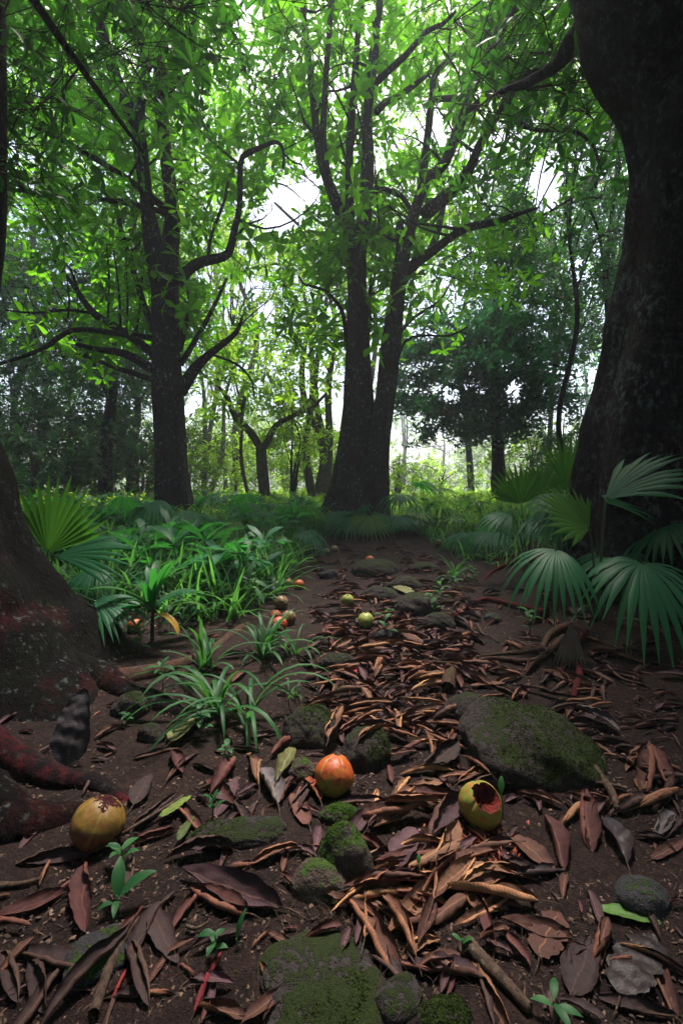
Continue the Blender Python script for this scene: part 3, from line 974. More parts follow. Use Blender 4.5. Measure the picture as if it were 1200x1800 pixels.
forked_tree()
BT = [
    # px, Y, h, w(px), crown centre, crown radii, clumps, template, size, leaf, bark, lean, stems, label
    ('woodland_tree', 'slim grey trunk standing just left of the small forked tree', 443, 13.0, 7, 8, (-.4, 0, 6.2), (2.2, 2, 2.0), 78, WH, 0.187, 'leaf_far', 'bark_bg', (-.8, 0), 1),
    ('woodland_tree', 'ivy clad grey trunk with upright stems left of the many stemmed tree', 552, 13.0, 9, 17, (.2, .5, 7.5), (2.6, 2.4, 2.4), 104, WH, 0.187, 'leaf_far', 'bark_bg', (.2, 0), 4),
    ('woodland_tree', 'pale tree of several leaning stems just right of the lichen spotted trunk', 356, 14.5, 9, 11, (0, 0, 7.2), (3.0, 2.6, 3.0), 143, WH, 0.187, 'leaf_far', 'bark_pale', (.6, 0), 4),
    ('woodland_tree', 'dark straight trunk in the shade at left among small leaved branches', 186, 12.0, 8, 21, (-.5, 0, 5.0), (2.6, 2.0, 2.8), 169, SP, 0.145, 'leaf_mid', 'bark_dark', (0, 0), 1),
    ('woodland_tree', 'stout dark trunk standing between the shaded trunk and the lichen spotted tree', 236, 13.5, 8, 18, (-.2, .6, 5.6), (2.4, 2.0, 3.2), 156, SP, 0.145, 'leaf_mid', 'bark_bg', (-.2, 0), 2),
    ('woodland_tree', 'pale thin trunk far back at the left edge', 78, 16.0, 9, 10, (0, 0, 6), (3.4, 2.6, 3.4), 169, SP, 0.162, 'leaf_mid', 'bark_pale', (-.3, 0), 1),
    ('woodland_tree', 'leafy tree filling the shade at the far left edge', -30, 13.0, 8, 17, (-.2, 0, 4.6), (2.6, 2.0, 3.4), 195, SP, 0.145, 'leaf_mid', 'bark_dark', (0, 0), 1),
    ('woodland_tree', 'slender dark trunk rising straight beside the drooping dark tree', 1022, 8.5, 9, 10, (-.1, .4, 6.2), (1.9, 1.8, 2.4), 117, SP, 0.128, 'leaf_mid', 'bark_dark', (-.5, 0), 1),
    ('woodland_tree', 'leaning trunk half hidden behind the huge right hand trunk', 1062, 10.0, 10, 15, (.2, .4, 6.4), (2.4, 1.8, 3.2), 156, SP, 0.136, 'leaf_mid', 'bark_dark', (.2, 0), 1),
    ('woodland_tree', 'tall leafy tree behind the drooping dark tree', 960, 15.0, 11, 12, (0, 0, 7.5), (3.2, 2.4, 3.4), 156, SP, 0.162, 'leaf_mid', 'bark_bg', (.4, 0), 1),
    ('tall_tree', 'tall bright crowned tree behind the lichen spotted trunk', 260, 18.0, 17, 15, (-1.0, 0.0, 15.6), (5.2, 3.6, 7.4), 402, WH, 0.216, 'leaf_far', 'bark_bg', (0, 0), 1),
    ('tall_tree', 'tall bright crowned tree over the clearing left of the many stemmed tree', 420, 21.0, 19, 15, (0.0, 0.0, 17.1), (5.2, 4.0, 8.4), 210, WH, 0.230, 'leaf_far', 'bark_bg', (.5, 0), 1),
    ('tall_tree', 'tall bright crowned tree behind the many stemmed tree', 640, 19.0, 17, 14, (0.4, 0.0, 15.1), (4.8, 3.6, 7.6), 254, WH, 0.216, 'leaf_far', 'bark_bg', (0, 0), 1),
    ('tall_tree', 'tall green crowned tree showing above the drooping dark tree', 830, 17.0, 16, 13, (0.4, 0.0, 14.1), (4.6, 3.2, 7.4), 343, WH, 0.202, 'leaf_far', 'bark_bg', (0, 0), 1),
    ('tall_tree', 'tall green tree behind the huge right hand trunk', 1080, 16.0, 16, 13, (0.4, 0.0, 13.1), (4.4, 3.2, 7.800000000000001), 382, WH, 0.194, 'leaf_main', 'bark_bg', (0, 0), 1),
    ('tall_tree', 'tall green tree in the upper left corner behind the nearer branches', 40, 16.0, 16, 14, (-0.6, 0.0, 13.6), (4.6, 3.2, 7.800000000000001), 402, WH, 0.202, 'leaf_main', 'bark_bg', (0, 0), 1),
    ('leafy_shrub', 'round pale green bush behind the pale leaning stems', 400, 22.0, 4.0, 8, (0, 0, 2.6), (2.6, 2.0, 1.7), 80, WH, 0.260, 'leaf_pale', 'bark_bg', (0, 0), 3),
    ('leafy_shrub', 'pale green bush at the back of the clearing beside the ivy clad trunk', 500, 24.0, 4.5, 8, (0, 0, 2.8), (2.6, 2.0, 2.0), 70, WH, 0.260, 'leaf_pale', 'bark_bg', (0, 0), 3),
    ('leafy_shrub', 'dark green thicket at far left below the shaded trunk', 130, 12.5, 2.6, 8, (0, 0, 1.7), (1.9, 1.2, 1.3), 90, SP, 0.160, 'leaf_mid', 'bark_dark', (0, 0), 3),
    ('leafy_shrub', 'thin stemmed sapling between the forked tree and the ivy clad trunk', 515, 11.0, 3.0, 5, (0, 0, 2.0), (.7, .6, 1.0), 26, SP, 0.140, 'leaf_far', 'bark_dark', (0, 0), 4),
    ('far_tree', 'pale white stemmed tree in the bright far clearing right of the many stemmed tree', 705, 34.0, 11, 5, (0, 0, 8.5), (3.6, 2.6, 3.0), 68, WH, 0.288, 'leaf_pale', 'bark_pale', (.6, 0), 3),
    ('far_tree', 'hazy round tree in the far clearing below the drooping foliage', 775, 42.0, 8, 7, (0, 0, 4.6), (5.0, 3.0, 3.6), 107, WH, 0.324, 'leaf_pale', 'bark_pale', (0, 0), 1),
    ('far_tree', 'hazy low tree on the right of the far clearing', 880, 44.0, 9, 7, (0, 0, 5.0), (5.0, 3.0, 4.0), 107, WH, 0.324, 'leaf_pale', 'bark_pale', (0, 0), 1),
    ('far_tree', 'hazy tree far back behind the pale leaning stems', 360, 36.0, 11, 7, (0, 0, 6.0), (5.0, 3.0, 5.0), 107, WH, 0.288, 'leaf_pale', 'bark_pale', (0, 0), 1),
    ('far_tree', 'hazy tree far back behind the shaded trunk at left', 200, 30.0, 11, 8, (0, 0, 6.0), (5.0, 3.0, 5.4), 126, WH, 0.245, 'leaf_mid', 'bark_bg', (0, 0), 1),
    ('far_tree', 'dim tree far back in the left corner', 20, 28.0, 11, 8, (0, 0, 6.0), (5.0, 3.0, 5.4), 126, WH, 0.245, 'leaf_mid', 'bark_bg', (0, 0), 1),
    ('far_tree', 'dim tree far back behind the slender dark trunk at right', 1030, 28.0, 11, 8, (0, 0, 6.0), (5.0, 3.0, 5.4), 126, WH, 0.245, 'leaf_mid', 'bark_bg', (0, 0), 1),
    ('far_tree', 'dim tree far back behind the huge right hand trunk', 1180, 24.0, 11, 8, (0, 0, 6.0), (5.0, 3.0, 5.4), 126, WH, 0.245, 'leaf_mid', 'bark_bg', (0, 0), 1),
    ('leafy_shrub', 'low bright bush behind the right side of the lichen spotted trunk', 330, 13.5, 2.6, 6, (0, 0, 1.43), (1.3, 1.0, 1.1), 60, WH, .17, 'leaf_far', 'bark_bg', (0, 0), 3),
    ('leafy_shrub', 'low bright bush behind the slim grey trunk', 415, 16.5, 2.8, 6, (0, 0, 1.54), (1.6, 1.2, 1.2), 70, WH, .17, 'leaf_far', 'bark_bg', (0, 0), 3),
    ('leafy_shrub', 'bright bush behind the thin stemmed sapling', 520, 17.5, 3.2, 6, (0, 0, 1.76), (1.6, 1.2, 1.4), 70, WH, .17, 'leaf_far', 'bark_bg', (0, 0), 3),
    ('leafy_shrub', 'bright bush against the left foot of the many stemmed tree', 585, 15.0, 2.6, 6, (0, 0, 1.43), (1.3, 1.0, 1.1), 60, WH, .17, 'leaf_far', 'bark_bg', (0, 0), 3),
    ('leafy_shrub', 'low bright bush right of the many stemmed tree', 700, 15.5, 1.5, 6, (0, 0, 0.83), (1.0, 0.8, 0.6), 36, WH, .17, 'leaf_far', 'bark_bg', (0, 0), 3),
    ('leafy_shrub', 'low sunlit bush below the drooping dark tree', 775, 18.0, 1.3, 6, (0, 0, 0.72), (1.4, 0.9, 0.5), 40, WH, .17, 'leaf_far', 'bark_bg', (0, 0), 3),
    ('leafy_shrub', 'green bush right of the black trunk of the drooping tree', 935, 14.5, 2.8, 6, (0, 0, 1.54), (1.4, 1.0, 1.2), 60, WH, .17, 'leaf_far', 'bark_bg', (0, 0), 3),
    ('leafy_shrub', 'dark bush at the foot of the slender dark trunk', 1010, 12.0, 2.4, 6, (0, 0, 1.32), (1.2, 0.9, 1.0), 60, WH, .17, 'leaf_mid', 'bark_bg', (0, 0), 3),
    ('leafy_shrub', 'dark green bush left of the lichen spotted trunk', 245, 12.0, 2.2, 6, (0, 0, 1.21), (1.2, 0.9, 1.0), 60, WH, .17, 'leaf_mid', 'bark_bg', (0, 0), 3),
    ('leafy_shrub', 'dark green bush at the far left edge', 60, 10.5, 2.4, 6, (0, 0, 1.32), (1.3, 0.9, 1.1), 70, WH, .17, 'leaf_mid', 'bark_bg', (0, 0), 3),
    ('leafy_shrub', 'green bush lit from behind beside the shaded trunk', 165, 15.0, 3.0, 6, (0, 0, 1.65), (1.8, 1.0, 1.4), 70, WH, .17, 'leaf_far', 'bark_bg', (0, 0), 3),
]
for i, (nm, lab, px, Y, h, w, cc, cr, ncl, tp, sz, lm, bk, ln, st) in enumerate(BT):
    back_tree(nm, lab, px, Y, h, w, cc, cr, ncl, tp, sz, M[lm], M[bk], 300 + i * 7, ln, st,
              sig=.34 if tp is SP else (.5 if Y < 25 else .8), k=6, nb=5 if nm in ('far_tree', 'leafy_shrub') else 8, up=.1 if tp is SP else .6, kp=nm != 'leafy_shrub')


# the wood that closes the view all round (unseen behind and at the sides, added there to keep horizon light off the path)
def far_wood():
    r = np.random.default_rng(400)
    a = r.uniform(0, 2 * np.pi, 5200)
    front = np.abs((a - np.pi / 2 + np.pi) % (2 * np.pi) - np.pi) < math.radians(46)
    rad = np.where(front, r.uniform(52, 66, len(a)), r.uniform(15, 24, len(a)))
    hmax = np.where(front, 9, 15)
    z = r.uniform(0, 1, len(a)) * hmax
    p = np.stack([rad * np.cos(a), rad * np.sin(a) + 4, z + .3], -1)
    p = p[(z < hmax * (.75 + .3 * wob(p / 6, 1.0, 44, 2)))]
    ax = norm(r.normal(size=p.shape) + np.array([0, 0, .5]))
    fr = p[:, 1] > 40
    for sel, sz, mt, lab in ((fr, 1.1, 'leaf_pale', 'pale far off wood closing the clearing ahead'), (~fr, 1.1, 'leaf_dark', 'dark unseen wood added at the sides and behind to keep light out')):
        V, F, T = scatter_templates(WH, p[sel], ax[sel], sz, 401)
        o = part('far_wood', V, F, M[mt], tone=T)
        tag(o, lab, 'woodland', kind='stuff')


far_wood()
# ------------------------------------------------------------------ stones
def moss_tuft(seed):
    r = random.Random(seed)
    ps = []
    for i in range(6):
        ps.append(leaf_tri(r.uniform(.6, 1.2), r.uniform(.35, .6), .2, .3, (0, 0, 0), i * 1.05 + r.uniform(-.3, .3), r.uniform(.3, 1.2), r.random()))
    return join_t(ps)


MOSS = [moss_tuft(i) for i in range(4)]
M['moss'] = leaf_mat('moss_olive', (.010, .018, .004), (.040, .062, .012), (.05, .08, .01), .2, .8, .1)
M['moss_bright'] = leaf_mat('moss_bright_green', (.016, .038, .006), (.055, .11, .014), (.10, .2, .02), .25, .8, .1)
ROCKS = []          # (x, y, rx, ry, h) used to keep fallen leaves off the stones


def ico(sub):
    import bmesh
    bm = bmesh.new()
    bmesh.ops.create_icosphere(bm, subdivisions=sub, radius=1)
    V = np.array([v.co[:] for v in bm.verts]); F = np.array([[v.index for v in f.verts] for f in bm.faces])
    bm.free()
    return V, F


IV, IF = ico(5)


def rock(label, px, top, bot, hw, dr=.8, mat='rock', seed=0, rot=0.0, square=0.0, lobes=(), sink=.35, moss=0, mt=.95, ms=1.0):
    g = G(px, bot)
    rx = hw / FPX * g[1] / (1 - hw / FPX * dr * .6)
    ry = rx * dr
    yc = g[1] + ry * .8
    xc = (px - 600) / FPX * yc
    z0 = float(gz(xc, yc))
    h = max(.025, CAMH + (HORIZ - top) / FPX * (yc + ry * .25) - z0)
    d = IV.copy()
    if square:
        d = np.sign(d) * np.abs(d) ** (1 - square)
        d /= np.max(np.linalg.norm(d, axis=1))
    q = d * 1.0 + seed * 3.1
    n = 1 + .17 * wob(q, 1.7, 50 + seed, 3) + .06 * wob(q, 7, 51 + seed, 3) + .012 * wob(q, 26, 52, 2)
    V = d * n[:, None] * np.array([rx, ry, 1])
    hz = h
    V[:, 2] = np.where(V[:, 2] > 0, V[:, 2] * hz, V[:, 2] * hz * sink - 0)
    for lx, ly, lr, lh in lobes:
        V[:, 2] += lh * h * np.exp(-(((V[:, 0] / rx - lx) / lr) ** 2 + ((V[:, 1] / ry - ly) / lr) ** 2)) * (V[:, 2] > 0)
    c, s = math.cos(rot), math.sin(rot)
    V[:, :2] = V[:, :2] @ np.array([[c, s], [-s, c]])
    V += np.array([xc, yc, z0])
    o = part('stone', V, IF, M[mat], loc=(xc, yc, z0))
    tag(o, label, 'stone', 'mossy stones in the path')
    ROCKS.append((xc, yc, rx * 1.0, ry * 1.0, h))
    if moss:
        r = np.random.default_rng(700 + seed)
        me = o.data
        nr = np.zeros(len(me.vertices) * 3, np.float32); me.vertices.foreach_get('normal', nr); nr = nr.reshape(-1, 3)
        tri = IF[r.integers(0, len(IF), moss)]
        w = r.dirichlet((1, 1, 1), moss)[..., None]
        p = (V[tri] * w).sum(1); nn = norm((nr[tri] * w).sum(1))
        f = nn[:, 2] + 1.5 * wob(p - V.mean(0), 16, 90 + seed, 4) + .25 * r.normal(size=moss)
        ok = (f > mt) & (p[:, 2] > z0 + .01)
        p, nn = p[ok], nn[ok]
        if len(p) < 30: return o
        Vm, Fm, Tm = scatter_templates(MOSS, p - nn * .001, nn + r.normal(size=nn.shape) * .35, r.uniform(.0022, .006, len(p)) * ms, seed)
        me2 = mesh('moss', Vm - np.array([xc, yc, z0]), Fm, M['moss_bright' if mat == 'rock_green' else 'moss'], tone=Tm)
        link(bpy.data.objects.new('moss', me2), o)


rock('large dark boulder with a moss covered back right of the path', 925, 1240, 1384, 132, .85, 'rock_big', 1, -.22, .1, [(-.45, .25, .4, .30), (.1, -.3, .3, .12), (.6, -.2, .45, -.40), (-.1, .5, .25, -.2)], moss=26000, ms=.9, mt=.62)
rock('mossy lump leaning against the upper left end of the large boulder', 826, 1212, 1276, 46, 1.0, 'rock', 2, moss=3960)
rock('low mossy stone at the lower right foot of the large boulder', 985, 1322, 1386, 62, .6, 'rock', 31, moss=3600)
rock('round mossy stone left of the path above the red fruit', 546, 1238, 1312, 47, .9, 'rock', 3, moss=4680)
rock('dark mossy stone just behind the red fruit', 641, 1282, 1350, 46, .8, 'rock', 4, moss=3960)
rock('bright green mossy stone at the centre of the path', 603, 1434, 1558, 57, .85, 'rock_green', 5, .3, .1, moss=8100, mt=.55, ms=.8)
rock('smooth brown stone at the foot of the bright mossy stone', 560, 1506, 1582, 48, .7, 'rock_bare', 6, -.2)
rock('small strip of bright moss on a stone below the red fruit', 597, 1412, 1452, 40, .5, 'rock_green', 7, moss=2700, mt=.5, ms=.8)
rock('wide mossy boulder cut off by the bottom edge of the photo', 560, 1705, 1830, 130, .8, 'rock_big', 8, 0, .0, [(-.4, .2, .5, .25), (.5, -.1, .4, -.2)], moss=16200, mt=1.0, ms=.8)
rock('flat dark slab beside the bottom boulder', 705, 1728, 1800, 50, .8, 'rock', 9, .4, .4)
rock('low mossy stone at the bottom edge right of the slab', 785, 1762, 1830, 50, .7, 'rock', 10, moss=3600, ms=.8)
rock('flat dark stone with a little moss right of the path leaves', 1122, 1540, 1610, 54, .7, 'rock_dark', 11, .2, .2)
rock('dark flat slab in the shade at lower left', 175, 1645, 1728, 66, .9, 'rock_dark', 12, .5, .4)
rock('long low mossy stone left of the path below the grass', 412, 1440, 1494, 90, .38, 'rock', 13, .12, .2, moss=3960, mt=.8, ms=.8)
rock('flat mossy stone far up the path', 657, 979, 1013, 46, .8, 'rock', 14)
rock('small mossy stone right of the flat far stone', 745, 987, 1004, 26, .8, 'rock', 15)
rock('mossy stone on the right of the path beside the leafy weeds', 735, 1045, 1082, 42, .7, 'rock', 16, moss=2160)
rock('low mossy stone under the weeds on the right bank', 712, 1012, 1034, 28, .7, 'rock', 17)
rock('mossy stone half sunk in the path below the weeds', 668, 1032, 1054, 30, .7, 'rock', 18)
rock('mossy stone at the right edge of the path by the red root', 770, 1076, 1108, 28, .7, 'rock', 19)
rock('small dark stone on the left edge of the far path', 577, 1000, 1018, 17, .8, 'rock_dark', 20)
rock('dark round stone left of the flat far stone', 560, 990, 1006, 11, .9, 'rock_dark', 21)
rock('half buried dark stone on the right bank below the long red root', 866, 1076, 1092, 17, .8, 'rock_dark', 22)
rock('mossy knob beside the left trunk roots', 232, 1214, 1262, 34, .8, 'rock', 23, moss=1800)
rock('small mossy stone below the knob by the left roots', 262, 1272, 1306, 22, .8, 'rock', 24)
rock('dark sunken stone at the right of the path below the brown root', 672, 1105, 1128, 22, .7, 'rock_dark', 25)
rock('flat dark stone buried in the middle of the leafy path', 590, 1146, 1172, 32, .6, 'rock', 26)
rock('brown stone between the red fruit and the left grass', 528, 1330, 1372, 34, .6, 'rock_bare', 27)


def rock_h(x, y):
    h = 0.0
    for rx_, ry_, a, b, hh in ROCKS:
        e = ((x - rx_) / a) ** 2 + ((y - ry_) / b) ** 2
        if e < 1: h = max(h, hh * math.sqrt(1 - e))
    return h


# ------------------------------------------------------------------ fruits
def fruit_mat(name, top, low, blot, blot2, zmid=.0, stripes=0):
    m, nt, ns, lk, bs, out = nodes(name)
    tc = ns.new('ShaderNodeTexCoord')
    g = tc.outputs['Generated']
    sx = ns.new('ShaderNodeSeparateXYZ'); lk.new(g, sx.inputs[0])
    n1 = noise_n(nt, 3.2, 5, .7, g)
    n2 = noise_n(nt, 9, 6, .75, g)
    n3 = noise_n(nt, 40, 3, .7, g)
    f = math_n(nt, 'ADD', sx.outputs[2], math_n(nt, 'MULTIPLY', math_n(nt, 'SUBTRACT', n1, .5), 1.2))
    c = mix(nt, ramp(nt, f, [(.3 + zmid, (0, 0, 0)), (.52 + zmid, (1, 1, 1))]), low, top)
    c = mix(nt, ramp(nt, n2, [(.48, (0, 0, 0)), (.58, (1, 1, 1))]), c, blot)
    c = mix(nt, ramp(nt, n1, [(.56, (0, 0, 0)), (.66, (1, 1, 1))]), c, blot2)
    n5 = noise_n(nt, 6, 8, .8, g, 1.5)
    c = mix(nt, math_n(nt, 'MULTIPLY', ramp(nt, n5, [(.56, (0, 0, 0)), (.63, (1, 1, 1))]), .8), c, (.035, .016, .012))
    groove = attr(nt, 'tone').outputs['Fac']
    c = mix(nt, groove, c, (.30, .22, .05))
    c = mix(nt, ramp(nt, n3, [(.62, (0, 0, 0)), (.70, (1, 1, 1))]), c, mix(nt, .6, c, (.05, .02, .015)))
    lk.new(c, bs.inputs['Base Color'])
    bs.inputs['Roughness'].default_value = .48
    bs.inputs['Specular IOR Level'].default_value = .45
    bump(nt, n3, .25, .002, bs)
    return m


FM = {
    'red': fruit_mat('fruit_red_orange', (.36, .050, .008), (.17, .17, .02), (.32, .11, .015), (.11, .018, .012), .02),
    'yellow': fruit_mat('fruit_ochre', (.19, .10, .016), (.13, .016, .016), (.13, .075, .012), (.20, .05, .02), .06),
    'green': fruit_mat('fruit_green', (.20, .26, .035), (.16, .22, .025), (.26, .24, .05), (.10, .13, .02)),
    'greenorange': fruit_mat('fruit_green_orange', (.16, .22, .03), (.11, .17, .02), (.34, .12, .03), (.34, .07, .02)),
    'brown': fruit_mat('fruit_brown', (.16, .08, .04), (.10, .06, .03), (.22, .14, .06), (.06, .03, .025)),
    'crimson': fruit_mat('fruit_crimson', (.42, .025, .03), (.30, .03, .03), (.45, .16, .04), (.20, .015, .02)),
    'dull': fruit_mat('fruit_grey_yellow', (.24, .20, .09), (.16, .13, .07), (.30, .24, .10), (.08, .05, .04)),
}
m_, nt_, _, lk_, bs_, _ = nodes('fruit_pulp')
c_ = mix(nt_, ramp(nt_, noise_n(nt_, 60, 4, .7, coord(nt_)), [(.4, (0, 0, 0)), (.62, (1, 1, 1))]), (.030, .010, .014), (.15, .018, .012))
lk_.new(c_, bs_.inputs['Base Color']); bs_.inputs['Roughness'].default_value = .85; bs_.inputs['Specular IOR Level'].default_value = .12
bump(nt_, noise_n(nt_, 160, 4, .7, coord(nt_)), .8, .004, bs_)
M['pulp'] = m_
m_, nt_, _, lk_, bs_, _ = nodes('fruit_rot')
bs_.inputs['Base Color'].default_value = (.035, .010, .012, 1); bs_.inputs['Roughness'].default_value = .9; bs_.inputs['Specular IOR Level'].default_value = .1
M['rot'] = m_


def fruit(label, px, py, rpx, mat, seed=0, squash=.9, opened=0.0, cap=False, spin=0.0, tilt=(0, 0), nl=5, small=False):
    g = G(px, py + rpx * .86)
    r = rpx / FPX * g[1] * 1.02
    nu, nv = (28, 20) if small else (72, 48)
    th = np.linspace(0, 2 * np.pi, nu, endpoint=False)
    t0 = opened
    ph = np.linspace(t0 if t0 else 1e-3, np.pi - 1e-3, nv)
    TH, PH = np.meshgrid(th, ph)
    gr = np.abs(np.cos(TH * nl / 2 + seed)) ** (1 / 1.0)
    groove = np.exp(-(gr / .10) ** 2) * np.sin(PH) ** .6
    d = np.stack([np.sin(PH) * np.cos(TH), np.sin(PH) * np.sin(TH), np.cos(PH)], -1).reshape(-1, 3)
    lump = (.035 * wob(d + seed, 2.2, 60 + seed, 2) + .008 * wob(d, 14, 61, 2)).reshape(TH.shape)
    R = 1 - .10 * groove + lump + .03 * wob(d + seed, 4, 65 + seed, 3).reshape(TH.shape)
    if opened:
        edge = .24 * np.sin(TH + 2.4) + .10 * wob(np.stack([np.cos(TH), np.sin(TH), 0 * TH], -1).reshape(-1, 3), 5, 77, 4).reshape(TH.shape)
        PH2 = PH + edge * np.exp(-(PH - t0) / .25)
        d = np.stack([np.sin(PH2) * np.cos(TH), np.sin(PH2) * np.sin(TH), np.cos(PH2)], -1).reshape(-1, 3)
    V = d * R.reshape(-1, 1) * r * np.array([1, 1, squash])
    i = np.arange(nv - 1)[:, None] * nu; j = np.arange(nu)[None]; j2 = (j + 1) % nu
    F = np.stack([i + j, i + nu + j, i + nu + j2, i + j2], -1).reshape(-1, 4)
    loc = np.array([g[0], g[1] + r * .55, 0]); loc[2] = gz(loc[0], loc[1]) + rock_h(loc[0], loc[1]) * .5 + r * squash * .86
    me = mesh('fruit', V, F, FM[mat], tone=(groove.ravel() * .85))
    o = link(bpy.data.objects.new('fruit', me))
    o.location = loc
    rot = (tilt[0], tilt[1], spin)
    o.rotation_euler = rot
    tag(o, label, 'fruit', 'round fruits fallen along the path')

    def kid(name, V, F, mt):
        link(bpy.data.objects.new(name, mesh(name, V, F, mt)), o)
    if opened:
        # hollow flesh: bowl inside, with a thick pale rim
        ring = V.reshape(nv, nu, 3)[0]
        rows = [ring, ring * np.array([.93, .93, .97]), ring * np.array([.72, .72, .62]), ring * np.array([.45, .45, .32]) + RNG.normal(size=ring.shape) * r * .04,
                ring * np.array([.05, .05, .22])]
        W = np.concatenate(rows)
        k = len(rows)
        i = np.arange(k - 1)[:, None] * nu
        kid('pulp', W, np.stack([i + j, i + j2, i + nu + j2, i + nu + j], -1).reshape(-1, 4)[:, ::-1], M['pulp'])
    elif cap:
        ph2 = np.linspace(1e-3, .46, 10)
        A, B = np.meshgrid(th, ph2)
        B = B * (1 + .25 * np.sin(A * 4 + 1) + .15 * np.sin(A * 9))
        dd = np.stack([np.sin(B) * np.cos(A), np.sin(B) * np.sin(A), np.cos(B)], -1).reshape(-1, 3)
        W = dd * r * 1.012 * np.array([1, 1, squash]) * (1 + .02 * RNG.normal(size=(len(dd), 1)))
        i = np.arange(9)[:, None] * nu
        kid('withered_cap', W, np.stack([i + j, i + nu + j, i + nu + j2, i + j2], -1).reshape(-1, 4), M['rot'])
    elif not small:
        W, Q = tube([(0, 0, r * squash * .84), (.001, 0, r * squash * .97), (.003, .002, r * squash * 1.04)], [.012 * r / .05, .008 * r / .05, .006 * r / .05], .003, 8, .2, 200)
        kid('stalk_scar', W, Q, M['stick'])
    return o


fruit('ripe red orange fruit with a yellow green underside at the centre of the path', 587, 1373, 34, 'red', 1, .97, spin=2.4, tilt=(.35, .1))
fruit('ochre yellow fruit with dark rotten cap and red underside by the left roots', 160, 1462, 44, 'yellow', 2, .92, cap=True, tilt=(-.15, .35))
fruit('broken open green and orange fruit showing dark red pulp', 850, 1430, 37, 'greenorange', 3, 1.0, opened=.74, tilt=(.40, -.22), spin=.5, nl=3)
fruit('smooth pale green fruit lying on the middle of the path', 643, 1092, 14.5, 'green', 4, .92)
fruit('dull yellow green fruit farther up the path than the pale green one', 611, 1056, 11, 'green', 5, .95, tilt=(.4, 0))
fruit('red and yellow striped fruit at the front of the cluster by the grass', 490, 1099, 13.5, 'crimson', 6, .92, tilt=(.5, .3))
fruit('brown mottled fruit just right of the striped fruit', 506, 1088, 13, 'brown', 7, .95)
fruit('small crimson fruit peeping out behind the striped fruit', 483, 1083, 9.5, 'crimson', 8, .95)
fruit('dark brown red fruit behind the cluster by the grass', 494, 1060, 12, 'brown', 9, .95, tilt=(.3, .3))
fruit('yellow orange fruit at the grass edge farther up the path', 525, 1028, 9.5, 'red', 10, .9, small=True)
fruit('small orange fruit just left of the yellow orange one', 506, 1024, 7, 'red', 11, .9, small=True)
fruit('grey withered fruit at the grass edge', 480, 1028, 10, 'dull', 12, .9, small=True)
fruit('crimson split fruit lying under the left palm beside the trunk', 155, 1105, 13, 'crimson', 13, .85)
fruit('red and pale yellow fruit among the weeds under the rosette plant', 233, 1102, 12, 'red', 14, .95)
fruit('pinkish orange fruit behind the flat far stone', 650, 984, 8, 'red', 15, .85, small=True)
fruit('small yellow fruit at the far right end of the path', 773, 954, 6.5, 'yellow', 16, .9, small=True)
fruit('dull yellow fruit at the foot of the many stemmed tree', 588, 965, 6.5, 'dull', 17, .9, small=True)
fruit('dull green fruit beside the roots of the many stemmed tree', 573, 969, 6, 'dull', 18, .9, small=True)

